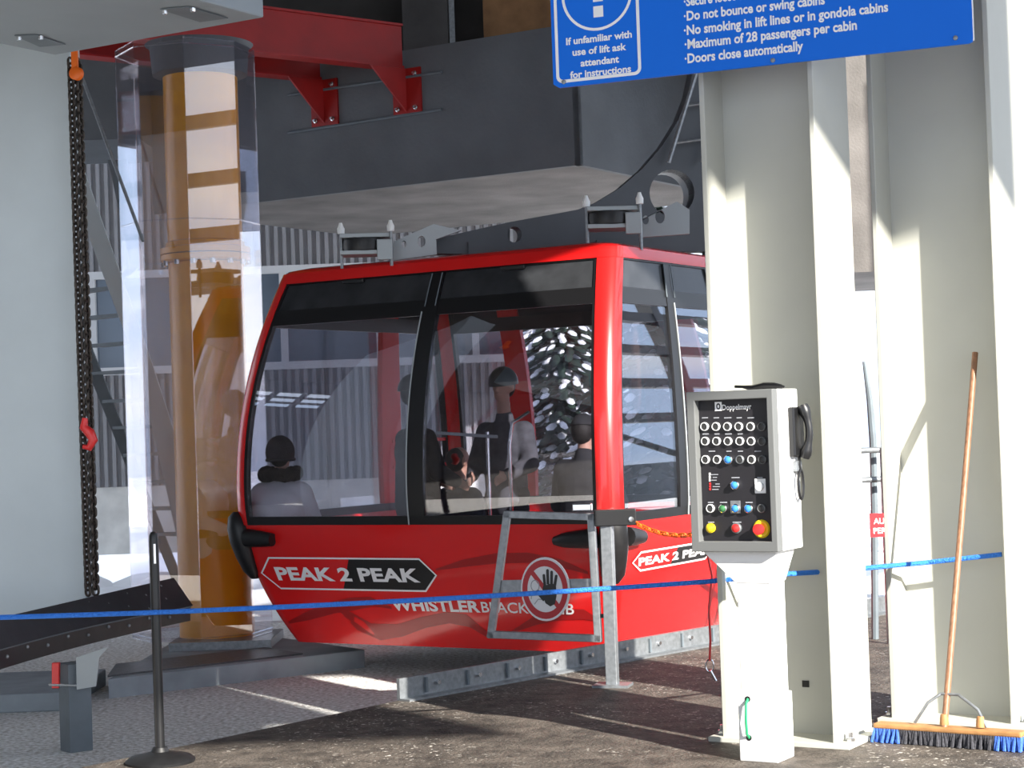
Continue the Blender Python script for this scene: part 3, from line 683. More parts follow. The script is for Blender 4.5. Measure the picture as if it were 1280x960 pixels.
r0 = P(-330, 779, 9.2); r1 = P(182, 766, 9.28); r2 = P(884, 727, 9.46); r3 = P(975, 718, 9.20); r4 = P(1040, 714, 9.36); r5 = P(1160, 703, 9.70); r6 = P(1252, 693, 9.52)
bm = B(); pts_ = sag(r0, r1, 0.005, 8) + sag(r1, r2, 0.012, 24)[1:] + [r3, r4, r4.lerp(r5, .5), r5, r6]
tube(bm, pts_, 0.0125, 8); obj('rope', bm, 'rope', None, True, label='bright blue rope strung from the black stanchion through the cream columns', cat='rope')

# ================================================================== GATE
gp = G(766, 858, 0.0)
gate = thing('gate', 'grey steel swing gate frame hinged on a short post at the platform edge', 'gate', gp)
ge = V((-0.96, 0.28, 0)).normalized(); gn = V((-ge.y, ge.x, 0)); gn = gn if gn.y < 0 else -gn
ztop = P(754, 640, gp.y).z
bm = B(); box(bm, gp + k * ztop / 2, ge * 0.035, gn * 0.035, k * ztop / 2); obj('post', bm, 'galv', gate, False, 0.004)
bm = B(); box(bm, gp + k * 0.008, ge * 0.11, gn * 0.08, k * 0.008); obj('post_base', bm, 'galv', gate)
bm = B(); box(bm, gp + k * (ztop - 0.035) + V((0.05, -0.01, 0)), (0.125, 0, 0), (0, 0.045, 0), (0, 0, 0.05)); lb = obj('latch_box', bm, 'black_plastic', gate, False, 0.006)
bm = B(); lathe(bm, gp + k * (ztop - 0.035) + V((0.145, -0.055, -0.012)), [(0.016, 0), (0.016, 0.008), (0, 0.01)], 12, (0, -1, 0)); obj('latch_knob', bm, 'chrome', lb, True)
def Gt(px, py): return onplane(px, py, gp, gn)
fr = [(634, 643), (739, 646), (748, 798), (614, 793)]
bm = B()
for i in range(4):
    a, b = Gt(*fr[i]), Gt(*fr[(i + 1) % 4]); d = (b - a); n2 = d.cross(gn).normalized()
    box(bm, (a + b) / 2, d / 2 + d.normalized() * 0.02, gn * 0.022, n2 * 0.022)
obj('gate_frame', bm, 'galv', gate, False, 0.003)
bm = B(); a, b = Gt(622, 733), Gt(743, 731); box(bm, (a + b) / 2, (b - a) / 2, gn * 0.004, k * 0.038); obj('crossbar', bm, 'galv', gate)
bm = B()
for py in (655, 770):
    a, b = Gt(742, py), gp + k * Gt(742, py).z; box(bm, (a + b) / 2, (b - a) / 2, gn * 0.012, k * 0.012)
obj('hinge', bm, 'black_plastic', gate)
bm = B(); c = Gt(728, 634); box(bm, c, ge * 0.06, gn * 0.018, k * 0.022); obj('latch_lever', bm, 'chrome', gate, False, 0.006)
# prohibition disc
dc_ = Gt(683, 736) + gn * 0.03
def D(x, y, f=0.0): return dc_ - ge * x + k * y + gn * f
RD = 0.195; RX = 0.155
E_ = lambda s, n=40: [(s * RX * math.cos(2 * math.pi * q / n), s * RD * math.sin(2 * math.pi * q / n)) for q in range(n)]
bm = B(); prism(bm, [D(x, y) for x, y in E_(1.0)], -gn * 0.02); disc = obj('sign_disc', bm, 'sign_white', gate, False, 0.002)
bm = B(); prism(bm, [D(x, y, 0.002) for x, y in E_(0.93)], (0, 0, 0), [[D(x, y, 0.002) for x, y in E_(0.72)]]); obj('red_ring', bm, 'sign_red', disc)
bm = B(); prism(bm, [D(x, y, 0.0025) for x, y in ((-0.105, 0.115), (-0.085, 0.135), (0.105, -0.115), (0.085, -0.135))], (0, 0, 0)); obj('red_slash', bm, 'sign_red', disc)
bm = B()
def strip(pts_, w, f=0.003):
    for a, b in zip(pts_, pts_[1:]):
        a = V((a[0], a[1])); b = V((b[0], b[1])); d = (b - a).normalized(); n_ = V((-d.y, d.x)) * w
        prism(bm, [D(*q, f) for q in (a + n_ , b + n_ , b - n_ , a - n_ )], (0, 0, 0))
prism(bm, [D(x, y, 0.003) for x, y in ((-0.012, 0.02), (-0.02, -0.03), (0.0, -0.085), (0.03, -0.105), (0.06, -0.09), (0.072, -0.04), (0.070, 0.03), (0.04, 0.035))], (0, 0, 0))
for a, b in (((0.0, 0.02), (-0.004, 0.085)), ((0.02, 0.03), (0.02, 0.115)), ((0.042, 0.03), (0.046, 0.105)), ((0.062, 0.02), (0.074, 0.08))):
    d = (V(b) - V(a)).normalized(); n_ = V((-d.y, d.x)) * 0.0085
    loop = [V(a) - n_, V(a) + n_] + [V(b) + n_ * math.cos(t_) + d * 0.0085 * math.sin(t_) for t_ in [math.pi * q / 6 for q in range(7)]]
    prism(bm, [D(q.x, q.y, 0.0032) for q in loop], (0, 0, 0))
a, b = V((0.0, -0.06)), V((-0.05, -0.012)); d = (b - a).normalized(); n_ = V((-d.y, d.x)) * 0.012
prism(bm, [D(q.x, q.y, 0.0034) for q in (a - n_ * 1.6, a + n_ * 1.6, b + n_, b + d * 0.008, b - n_)], (0, 0, 0)); obj('hand_symbol', bm, 'black_print', disc)
bm = B()
hc = [(-0.062 + 0.026 * math.cos(t_), 0.022 + 0.034 * math.sin(t_)) for t_ in [2 * math.pi * q / 20 for q in range(21)]]
strip(hc, 0.0028); strip([(-0.09, -0.06), (-0.085, -0.03), (-0.07, -0.018), (-0.04, -0.03)], 0.0028); strip([(-0.07, -0.09), (-0.045, -0.06), (-0.02, -0.062)], 0.0028); obj('figure_outline', bm, 'grey_print', disc)

# orange plastic chain from the latch to the column
def link(bm, c, d, w, ln, r, tw):
    d = d.normalized(); x, y = frame_of(d); s_ = x * math.cos(tw) + y * math.sin(tw)
    p_ = []
    for q in range(8): a = -math.pi / 2 + math.pi * q / 7; p_.append(c + d * (ln + w * math.cos(a)) + s_ * w * math.sin(a))
    for q in range(8): a = math.pi / 2 + math.pi * q / 7; p_.append(c + d * (-ln + w * math.cos(a)) + s_ * w * math.sin(a))
    tube(bm, p_, r, 6, True)
ca, cb_ = gp + V((0.15, 0, ztop - 0.06)), P(868, 668, 10.9)
pc_t = thing('plastic_chain', 'orange plastic chain hanging between gate latch and column', 'chain', (ca + cb_) / 2)
pth = sag(ca, cb_, 0.035, 14)
for i in range(14):
    bm = B(); link(bm, (pth[i] + pth[i + 1]) / 2, pth[i + 1] - pth[i], 0.012, (pth[i + 1] - pth[i]).length / 2 - 0.001, 0.005, i * math.pi / 2 + .5); obj('link', bm, 'orange_plastic', pc_t, True)
# red cord with clip
co = [P(884, 692, 11.2), P(890, 720, 11.2), P(886, 760, 11.2), P(888, 800, 11.2), P(887, 826, 11.2)]
cord = thing('tether_cord', 'thin red tether cord with a metal clip hanging beside the column', 'cord', co[-1])
bm = B(); tube(bm, co, 0.007, 8); obj('cord', bm, 'btn_red', cord, True)
bm = B(); tube(bm, [P(887 + 5 * math.cos(a), 832 + 8 * math.sin(a), 11.2) for a in [2 * math.pi * q / 14 for q in range(14)]], 0.005, 6, True); tube(bm, [P(888, 838, 11.2), P(895, 851, 11.2)], 0.008, 6); obj('clip', bm, 'chrome', cord, True)

# ================================================================== PUSH BROOM
hl_, hr_ = V((1.72, 9.22, 0)), V((2.33, 8.80, 0)); hd2 = (hr_ - hl_).normalized(); hn2 = V((-hd2.y, hd2.x, 0)); hm = (hl_ + hr_) / 2
broom = thing('push_broom', 'wooden push broom with blue bristles leaning against the right cream column', 'broom', hm)
bm = B(); top = P(1219, 441, 9.60); low = hm + V((-0.02, 0.0, 0.085)); tube(bm, [low, low.lerp(top, .5), top], 0.0155, 12); obj('handle', bm, 'wood', broom, True)
bm = B(); box(bm, hm + k * 0.080, hd2 * 0.37, hn2 * 0.042, k * 0.013); obj('broom_head', bm, 'tan_wood', broom, False, 0.008)
for nm, a0, a1, m_ in (('bristles', -0.37, -0.24, 'bristle_blue'), ('bristles', -0.24, 0.24, 'bristle_grey'), ('bristles', 0.24, 0.37, 'bristle_blue')):
    bm = B(); n_ = int((a1 - a0) / 0.012)
    for i in range(n_):
        for j in range(6):
            a = hm + hd2 * (a0 + (i + .5) * (a1 - a0) / n_) + hn2 * (-0.034 + 0.0136 * j); b = a + hn2 * random.uniform(-.02, .012) + hd2 * random.uniform(-.012, .012)
            tube(bm, [a + k * 0.069, b + k * 0.002], [0.006, 0.0075], 5)
    obj(nm, bm, m_, broom)
bm = B(); mid = low.lerp(top, 0.075)
tube(bm, [hm - hd2 * 0.17 + k * 0.10, hm - hd2 * 0.10 + k * 0.20, mid - hd2 * 0.03 + k * 0.02, mid + hd2 * 0.06 + k * 0.02, hm + hd2 * 0.15 + k * 0.18, hm + hd2 * 0.19 + k * 0.10], 0.0075, 8); obj('brace', bm, 'galv', broom, True)
for a in (-0.02, 0.16):
    bm = B(); lathe(bm, hm + hd2 * a + k * 0.10 - hn2 * 0.0, [(0.022, 0), (0.020, 0.03), (0.016, 0.05), (0, 0.052)], 14); obj('handle_socket', bm, 'tan_wood', broom, True)

# ================================================================== LEFT: panel, box girder, chain, guide rail
bm = B(); xe = P(102, 551, 12.8).x
abox(bm, -5.0, xe, 12.8, 13.1, 0.25, 4.6)
obj('steel_tower', bm, 'tower', None, False, 0.015, label='wide flat grey-blue steel leg filling the left edge', cat='steel leg')
K = G(330, 22, 3.93)
girder = thing('box_girder', 'grey-blue steel box girder overhead in the upper left corner', 'girder', K)
bm = B(); c = K + u * 0.80 - v * 3.0 + k * 0.5
box(bm, c, u * 0.80, v * 3.0, k * 0.5); box(bm, K + u * 2.4 - v * 3.0 + k * 0.5, u * 0.80, v * 2.6, k * 0.49); obj('girder_box', bm, 'steel_blue', girder, False, 0.01)
for pxs in ([(200, 11), (235, 8), (285, 22), (250, 27)], [(18, 44), (45, 43), (82, 55), (50, 58)]):
    bm = B(); prism(bm, [G(x, y, 3.926) for x, y in pxs], (0, 0, -0.004)); o = obj('access_recess', bm, 'grey_post', girder)
    for x, y in (pxs[0], pxs[1]):
        bm = B(); lathe(bm, G(x + 6, y + 2, 3.924), [(0.016, 0), (0.014, 0.02), (0, 0.022)], 10, (0, 0, -1)); obj('recess_bolt', bm, 'chrome', o)
# hoist chain
ct, cbm = P(88, 75, 12.6), P(110, 742, 12.6)
ch = thing('hoist_chain', 'dark oily hoist chain hanging down the edge of the grey-blue steel leg', 'chain', cbm)
bm = B(); n_ = 96
for i in range(n_):
    a, b = ct.lerp(cbm, i / n_), ct.lerp(cbm, (i + 1) / n_); link(bm, (a + b) / 2, b - a, 0.021, 0.013, 0.009, (i % 2) * math.pi / 2 + 0.6)
obj('chain_links', bm, 'chain', ch, True)
bm = B(); n_ = 96
for i in range(n_):
    a, b = ct.lerp(cbm, i / n_) + V((0.045, 0.03, 0)), ct.lerp(cbm, (i + 1) / n_) + V((0.045, 0.03, 0)); link(bm, (a + b) / 2, b - a, 0.021, 0.013, 0.009, (i % 2) * math.pi / 2 + 0.2)
obj('chain_links', bm, 'chain', ch, True)
bm = B(); c = P(94, 92, 12.55); lathe(bm, c - V((0, 0.03, 0)), [(0.03, 0), (0.045, 0.01), (0.034, 0.03), (0.045, 0.05), (0.03, 0.06)], 20, (0.3, 1, 0)); box(bm, c + k * 0.08, (0.02, 0, 0), (0, 0.02, 0), (0, 0, 0.08)); obj('pulley', bm, 'orange_plastic', ch, True)
bm = B(); c = P(107, 545, 12.52); tube(bm, [c + k * 0.12, c + k * 0.06 + V((-.01, 0, 0)), c + V((0.03, 0, 0.02)), c + V((0.05, 0, -0.03)), c + V((0.02, 0, -0.08)), c + V((-.02, 0, -0.07))], [0.02, 0.03, 0.035, 0.032, 0.025, 0.015], 10); obj('hook', bm, 'btn_red', ch, True)

# black guide rail with bolts
guide = thing('guide_rail', 'black bolted guide rail plate angled up beside the grey-blue steel leg', 'guide rail', P(95, 800, 11.6))
n_ = 20; rid, low_, topp = [], [], []
for i in range(n_ + 1):
    t_ = -0.7 + 1.7 * i / n_; x = -60 + 298 * t_; Yr = 10.5 + 3.0 * t_
    yr = 829 - 71 * t_ - 5 * math.sin(math.pi * max(t_, 0)); rid.append(P(x, yr, Yr)); low_.append(P(x, yr + 27 - 9 * t_, Yr + 0.04))
    xt = x - 24 * t_ ** 6; topp.append(P(xt, 772.5 - 0.2308 * xt, Yr + 0.16 + 0.10 * t_))
bm = B()
def skin_strip(bm, A, Bq, th):
    n = ((A[1] - A[0]).cross(Bq[0] - A[0])).normalized() * th
    g = [[bm.verts.new(p + o_) for p in row] for row in (A, Bq) for o_ in (V((0, 0, 0)), n)]
    for i in range(len(A) - 1):
        bm.faces.new((g[0][i], g[0][i + 1], g[2][i + 1], g[2][i])); bm.faces.new((g[1][i], g[1][i + 1], g[3][i + 1], g[3][i]))
        bm.faces.new((g[0][i], g[0][i + 1], g[1][i + 1], g[1][i])); bm.faces.new((g[2][i], g[2][i + 1], g[3][i + 1], g[3][i]))
    for i in (0, -1): bm.faces.new((g[0][i], g[2][i], g[3][i], g[1][i]))
skin_strip(bm, rid, topp, 0.02); obj('upper_plate', bm, 'black_plate', guide, True)
bm = B(); skin_strip(bm, rid, low_, 0.02); obj('lower_plate', bm, 'black_plate', guide, True)
bm = B(); tube(bm, rid, 0.008, 6); obj('ridge_edge', bm, 'grey_post', guide, True)
for i in range(2, n_):
    for row, other, f in ((rid, topp, 0.80), (rid, topp, 0.35), (rid, low_, 0.5)):
        c = row[i].lerp(other[i], f if i % 2 else f - 0.2); bm = B(); ell(bm, c + V((0, -0.020, 0.006)), 0.012, 0.012, 0.012, seg=8, ring=6); obj('bolt', bm, 'galv', guide, True)
pb = G(96, 938, -0.3)
sup = thing('guide_support_post', 'slate grey square post on the gravel carrying the black guide rail', 'post', pb)
pe = V((math.cos(.65), math.sin(.65), 0)); pf = V((-math.sin(.65), math.cos(.65), 0)); zt_ = P(96, 828, pb.y).z
bm = B(); box(bm, pb + k * (zt_ + 0.3) / 2, pe * 0.075, pf * 0.075, k * (zt_ + 0.3) / 2); obj('post', bm, 'grey_post', sup, False, 0.005)
bm = B(); prism(bm, [P(x, y, pb.y - 0.12) for x, y in ((95, 822), (136, 808), (124, 822), (120, 858), (96, 862))], (0, 0.02, 0)); obj('bracket_plate', bm, 'light_bracket', sup)
bm = B(); a, b = P(70, 828, pb.y - 0.08), P(70, 860, pb.y - 0.08); box(bm, (a + b) / 2, (0.022, 0, 0), (0, 0.02, 0), (b - a) / 2); obj('clamp', bm, 'btn_red', sup, False, 0.004)
bm = B(); cyl(bm, P(61, 856, pb.y - 0.10), P(96, 857, pb.y - 0.10), 0.009, n=8); obj('clamp_bolt', bm, 'chrome', sup)
bm = B(); abox(bm, -5.5, -3.22, 13.3, 14.6, -0.3, -0.17); obj('leg_footing', bm, 'slab', None, False, 0.01, label='low grey concrete footing under the steel leg beside the gravel', cat='footing')

# ================================================================== ORANGE COLUMN
oc = V((P(264, 543, 16.0).x, 16.0, -0.157))
ocol = thing('orange_column', 'thick orange round column with a bolted collar on a concrete slab', 'column', oc)
bm = B(); zc = P(262, 318, 16).z
lathe(bm, oc, [(0.315, 0.0), (0.315, zc - oc.z - 0.075)], 40); lathe(bm, oc, [(0.315, zc - oc.z + 0.075), (0.315, 4.66 - oc.z)], 40); obj('shaft', bm, 'orange', ocol, True)
bm = B()
lathe(bm, V((oc.x, oc.y, zc - 0.07)), [(0.316, 0), (0.37, 0.01), (0.38, 0.02), (0.38, 0.06)], 40); lathe(bm, V((oc.x, oc.y, zc + 0.0)), [(0.38, 0), (0.38, 0.05), (0.34, 0.06), (0.33, 0.10), (0.316, 0.11)], 40)
obj('collar', bm, 'orange', ocol, True)
for q in range(14):
    a = 2 * math.pi * q / 14 + .1; c = V((oc.x + 0.355 * math.cos(a), oc.y + 0.355 * math.sin(a), zc - 0.1)); bm = B(); lathe(bm, c, [(0.024, 0), (0.026, 0.02), (0.024, 0.04)], 8); obj('collar_bolt', bm, 'chrome', ocol, True)
bm = B(); lathe(bm, V((oc.x, oc.y, 4.66)), [(0.30, 0), (0.40, 0.02), (0.42, 0.25), (0.46, 0.28)], 32); obj('column_head', bm, 'concrete', ocol, True)
bm = B(); box(bm, oc + V((0.1, -0.1, 0.035)), (0.42, 0, 0), (0, 0.42, 0), (0, 0, 0.035)); obj('base_block', bm, 'galv', ocol)
# clear shield panels
shc = V((P(246, 543, 16).x, 16.0, 0))
shield = thing('column_guard', 'clear plastic guard panels wrapped around the orange column', 'plastic guard', V((shc.x, shc.y, -0.1)))
ns_ = 8; z_lo, z_hi = -0.08, 4.9
for q in range(ns_):
    a0, a1 = 2 * math.pi * (q + 0.189) / ns_, 2 * math.pi * (q + 1.189) / ns_
    p0, p1 = shc + V((math.cos(a0), math.sin(a0), 0)) * 0.585, shc + V((math.cos(a1), math.sin(a1), 0)) * 0.585
    nn = ((p0 + p1) / 2 - shc).normalized(); bm = B(); box(bm, (p0 + p1) / 2 + k * (z_lo + z_hi) / 2, (p1 - p0) / 2 * 0.99, nn * 0.004, k * (z_hi - z_lo) / 2); obj('clear_panel', bm, 'shield', shield)
bm = B()
for z in (z_lo + 0.03, zc + 0.25, z_hi - 0.05): tube(bm, [shc + V((math.cos(2 * math.pi * (q + 0.189) / ns_), math.sin(2 * math.pi * (q + 0.189) / ns_), 0)) * 0.585 + k * z for q in range(ns_)], 0.006, 6, True)
obj('guard_hoop', bm, 'shield', shield)
# concrete slab under it
bm = B(); f0, f1 = G(135, 849, -0.157), G(456, 812, -0.157); dd = (f1 - f0).normalized(); nn = V((-dd.y, dd.x, 0))
prism(bm, [f0, f1, f1 + nn * 2.2, f0 + V((0.05, 2.6, 0))], (0, 0, -0.15)); obj('column_slab', bm, 'slab', None, False, 0.008, label='blue-grey concrete slab under the orange column', cat='slab')
bm = B(); prism(bm, [f0 + dd * .05 + nn * .12, f1 - dd * .5 + nn * .12, f1 - dd * .5 + nn * 0.75, f0 + dd * .4 + nn * 0.75], (0, 0, 0.012)); obj('tread_plate_cover', bm, 'tread', None, label='dark tread plate sheet lying on the slab before the orange column', cat='steel plate')

# ================================================================== STAIR
Ys = 17.6
stair = thing('steel_stair', 'steep grey steel stair between the left leg and the orange column', 'stair', P(215, 680, Ys))
bm = B(); prism(bm, [P(x, y, Ys) for x, y in ((92, 205), (102, 205), (190, 455), (226, 566), (270, 800), (250, 800), (176, 470), (92, 245))], (0, 0.04, 0)); obj('stringer', bm, 'tower', stair)
bm = B(); prism(bm, [P(x, y, Ys + 0.5) for x, y in ((92, 395), (99, 395), (257, 800), (245, 800), (92, 420))], (0, 0.04, 0)); obj('stringer', bm, 'grey_post', stair)
for i, y in enumerate((364, 397, 431, 465, 500, 533, 567, 601, 634, 666)):
    xl = 101 + (y - 431) * 0.385; xr = 163 + (y - 431) * 0.36
    a, b, c, d = P(xl, y, Ys + 0.5), P(xr + 12, y + 0, Ys + 0.02), None, None
    bm = B(); prism(bm, [a, V((b.x, b.y, a.z)), V((b.x + 0.0, b.y + 0.06, a.z)), V((a.x + .25, a.y + 0.06, a.z)), V((a.x, a.y + 0.05, a.z))], (0, 0, -0.03)); obj('tread', bm, 'grey_post', stair)
bm = B(); tube(bm, [P(96, 78, 15.2), P(179, 302, 15.2)], 0.014, 8); obj('tie_rod', bm, 'galv', None, True, label='thin diagonal steel tie rod running from the chain pulley to the orange column', cat='rod')
bm = B(); prism(bm, [P(x, y, 18.6) for x, y in ((135, 200), (158, 200), (180, 335), (164, 335))], (0, 0.06, 0)); prism(bm, [P(x, y, 18.6) for x, y in ((138, 350), (180, 322), (182, 328), (141, 358))], (0, 0.04, 0))
obj('stair_brace', bm, 'grey_post', None, label='dark steel brace rising behind the steel stair', cat='brace')

# ================================================================== CONCRETE GIRDER, RED BEAMS
gc = V((P(737, 528, 18.0).x, 18.0, 0)); zgb = 4.08; zgt = 5.45
def GD(a, d, z): return gc + u * a + v * d + k * z
grd = thing('concrete_girder', 'massive grey girder spanning overhead behind the cabin', 'girder', GD(3, 1.5, zgb))
bm = B(); box(bm, GD(2.7, 0.03, (zgb + zgt) / 2), u * 2.7, v * 0.03, k * (zgt - zgb) / 2); box(bm, GD(0.03, 2.0, (zgb + zgt) / 2), u * 0.03, v * 2.0, k * (zgt - zgb) / 2); obj('girder_face', bm, 'concrete', grd)
bm = B(); box(bm, GD(2.72, 2.0, zgb + 0.6), u * 2.66, v * 1.94, k * 0.58); obj('girder_core', bm, 'underside', grd)
bm = B(); c = P(130, 180, 20.5); abox(bm, c.x - 2.2, c.x + 0.45, 20.2, 21.95, c.z, c.z + 1.9); obj('cross_girder', bm, 'concrete', None, label='dark grey girder overhead behind the thin tie rod', cat='girder')
bd = V((0.782, 0.623, 0)); bp_ = V((-0.623, 0.782, 0))
def red_beam(px_end, py_b, py_t, length, label):
    a = onplane(px_end, py_b, gc, v); b = onplane(px_end, py_t, gc, v); h = b.z - a.z
    t = thing('red_beam', label, 'beam', a - bd * length / 2, 'red beams below the roof')
    e0 = a - bd * 0.03; m_ = e0 - bd * length / 2
    for z, nm in ((0.012, 'lower_flange'), (h - 0.012, 'upper_flange')):
        bm = B(); box(bm, m_ + bp_ * 0.08 + k * z, bp_ * 0.10, bd * length / 2, k * 0.012); obj(nm, bm, 'red_steel', t)
    bm = B(); box(bm, m_ + bp_ * 0.02 + k * h / 2, bp_ * 0.012, bd * length / 2, k * (h / 2 - .02)); obj('beam_web', bm, 'red_steel', t)
    zb2 = onplane(px_end, py_b + 58, gc, v).z; ac = a - u * 0.02; z1_ = a.z - 0.004
    bm = B(); box(bm, V((ac.x, ac.y, (z1_ + zb2) / 2)) - v * 0.013, u * 0.17, v * 0.012, k * (z1_ - zb2) / 2); br2 = obj('bracket_plate', bm, 'red_steel', t)
    q = lambda d_, z: V((ac.x, ac.y, z)) - v * 0.03 - bd * d_
    bm = B(); prism(bm, [q(0, zb2 + 0.03), q(0, z1_), q(0.42, z1_)], bp_ * 0.025); obj('gusset', bm, 'red_steel', br2)
    for du in (-0.11, 0.11):
        for z in (zb2 + 0.06, z1_ - 0.06):
            bm = B(); lathe(bm, V((ac.x, ac.y, z)) + u * du - v * 0.022, [(0.026, 0), (0.026, 0.02), (0.014, 0.022), (0.014, 0.05)], 8, -v); obj('bracket_bolt', bm, 'chrome', br2)
red_beam(507, 86, 30, 4.6, 'red steel beam running to the girder face above the nearer red bracket')
red_beam(404, 100, 66, 3.0, 'shorter red steel beam left of the longer one with its own bracket')
for y1, y2 in ((90, 70), (137, 120)):
    bm = B(); a, b = onplane(360, y1 + 29, gc - v * .02, v), onplane(552, y1, gc - v * .02, v); tube(bm, [a, b], 0.016, 8)
    obj('wall_rod', bm, 'grey_post', None, label='upper dark rod running behind the red brackets' if y1 == 90 else 'lower dark rod running behind the red brackets', cat='rod')
# things above the girder
bm = B(); a, b = P(505, 85, 21.5), P(530, -40, 21.5); abox(bm, a.x, b.x + 0.25, 21.5, 21.9, a.z - .4, 7.6); obj('concrete_pier', bm, 'underside', None, label='pale concrete pier standing above the girder beside the red beam end', cat='pier')
bm = B(); a = P(566, 60, 20.8); abox(bm, a.x - 0.03, a.x + 0.03, 20.8, 20.86, 5.45, 7.6); obj('pipe_post', bm, 'galv', None, label='thin vertical steel post above the girder', cat='post')
bm = B(); a, b = P(605, 50, 21.2), P(720, -30, 21.2); abox(bm, a.x, b.x, 21.2, 21.3, 5.45, 7.6); obj('plywood_sheet', bm, 'ply', None, label='brown plywood sheet above the girder left of the blue sign', cat='plywood')
bm = B(); abox(bm, -13.6, 6, 22.0, 22.2, 5.6, 7.6); obj('wall_back', bm, 'dark', kind='structure')
# girder seen between the columns
bm = B(); c = P(1082, 340, 19.0); abox(bm, c.x - 0.5, c.x + 1.2, 19.0, 21.95, c.z, 6.4); obj('end_girder', bm, 'underside', None, label='grey girder end seen through the gap between the cream columns', cat='girder')

# ================================================================== BACKGROUND BUILDING
YB = 24.6; XB0, XB1 = -13.0, P(655, 500, YB).x
bld = thing('background_building', 'grey corrugated building behind the cabin with a band of windows', 'building', (-5, YB, -0.28))
def corr(z0, z1):
    bm = B(); xs = []; x = XB0; per = 0.11; rows = []
    prof = [(0, 0), (0.045, 0), (0.055, 0.055), (0.1, 0.055)]
    while x < XB1:
        for dx, dy in prof: rows.append((x + dx, YB - dy))
        x += per
    a = [bm.verts.new((x, y, z0)) for x, y in rows]; b = [bm.verts.new((x, y, z1)) for x, y in rows]
    for i in range(len(rows) - 1): bm.faces.new((a[i], a[i + 1], b[i + 1], b[i]))
    bb = [bm.verts.new((rows[0][0], YB + 0.1, z)) for z in (z0, z1)] + [bm.verts.new((rows[-1][0], YB + 0.1, z)) for z in (z0, z1)]
    bm.faces.new((bb[0], bb[1], bb[3], bb[2]))
    return bm
obj('upper_cladding', corr(3.8, 6.3), 'corr', bld); obj('lower_cladding', corr(0.98, 2.5), 'corr', bld)
bm = B(); abox(bm, XB0, XB1, YB - 0.06, YB + 0.2, 3.70, 3.80); obj('trim_band', bm, 'trim', bld)
bm = B(); abox(bm, XB0, XB1, YB - 0.09, YB + 0.2, 2.44, 2.54); obj('sill_band', bm, 'trim', bld)
bm = B(); abox(bm, XB0, XB1, YB - 0.02, YB + 0.25, 0.1, 0.98); obj('concrete_base', bm, 'base_conc', bld)
x = XB0
while x < XB1 - 0.3:
    bm = B(); abox(bm, x, x + 0.09, YB - 0.05, YB + 0.12, 2.54, 3.70); obj('window_mullion', bm, 'trim', bld)
    bm = B(); abox(bm, x + 0.09, min(x + 1.25, XB1), YB + 0.03, YB + 0.04, 2.54, 3.70); obj('window_pane', bm, 'bld_glass', bld); x += 1.25
# snowbank and railing outside
bm = B()
for i in range(24): ell(bm, (-8.5 + i * 0.42, 22.0 + random.uniform(-.5, .5), -0.35), random.uniform(.4, .7), 0.7, random.uniform(.25, .45), seg=12, ring=8)
obj('snow_bank', bm, 'snow', None, True, label='heaped white snow bank along the grey building base', cat='snow', kind='stuff')

# ================================================================== SNOWY TREE
tx = P(705, 500, 31.0).x
def tree(x, y, h, label, snow=0.55):
    t = thing('snowy_conifer', label, 'tree', (x, y, -0.3), 'conifers beyond the station')
    bm = B(); tube(bm, [V((x, y, -0.3)), V((x, y, h))], [0.16, 0.02], 8); obj('trunk', bm, 'bark', t)
    f = B(); s = B()
    for i in range(300):
        z = 0.2 + (h - 0.35) * i / 300; r = ((h - z) / h * 1.7 + 0.12) * random.uniform(.75, 1.1); a = i * 2.39996
        d = V((math.cos(a), math.sin(a), 0)); sd_ = V((-d.y, d.x, 0))
        for j in range(5):
            tt = (j + 1) / 5; w_ = random.uniform(-.10, .10) * r; c = V((x, y, z)) + d * r * tt + sd_ * w_ + k * (-0.35 * r * tt * tt)
            e_ = Euler((random.uniform(-.3, .3), 0.45 * tt, a + random.uniform(-.4, .4))); ell(f, c, 0.10 + 0.10 * r, 0.06 + .02 * r, 0.04, e_, 6, 4)
            if random.random() < snow: ell(s, c + k * 0.045, 0.08 + 0.07 * r, 0.055 + .02 * r, 0.035, e_, 6, 4)
    obj('foliage', f, 'needle', t, True); obj('snow_load', s, 'snow', t, True)
tree(P(825, 500, 26.5).x, 26.5, 5.0, 'dark conifer seen through the right end window of the cabin', 0.25)  # this tree and the next are added to darken the bright see-through
tree(P(890, 500, 38).x, 38.0, 5.0, 'further dark conifer behind the cream columns', 0.25)
tree(tx, 31.0, 4.4, 'snow-laden conifer seen through the right front cabin window')

# ================================================================== GAP BETWEEN COLUMNS
bm = B(); pl_ = thing('barrier_rail', 'pale steel barrier rail seen in the gap between the columns', 'railing', G(1100, 800, 0))
Yb = G(1100, 805, 0).y
a = P(1100, 480, Yb); tube(bm, [V((a.x, a.y, 0.0)), V((a.x, a.y, P(1100, 560, Yb).z))], 0.022, 10); obj('upright', bm, 'galv', pl_, True)
for y in (563, 600):
    q = P(1092, y, Yb); bm = B(); tube(bm, [V((q.x - 0.25, Yb, q.z)), V((q.x + 2.5, Yb + 1.0, q.z))], 0.022, 10); obj('rail', bm, 'galv', pl_, True)
bm = B(); tube(bm, [P(1080, 452, Yb + 0.3), P(1087, 500, Yb + 0.3), P(1091, 550, Yb + 0.3), P(1093, 640, Yb + 0.3), P(1094, 800, Yb + .3)], [0.012, 0.022, 0.026, 0.026, 0.026], 8); obj('curved_pole', bm, 'grey_post', None, True, label='dark curved pole top rising in the gap between the columns', cat='pole')
a, b = P(1087, 642, Yb - 0.05), P(1109, 671, Yb - 0.05)
ns = thing('notice_sign', 'small red notice sign on the barrier rail between the columns', 'sign', (a.x, a.y, b.z))
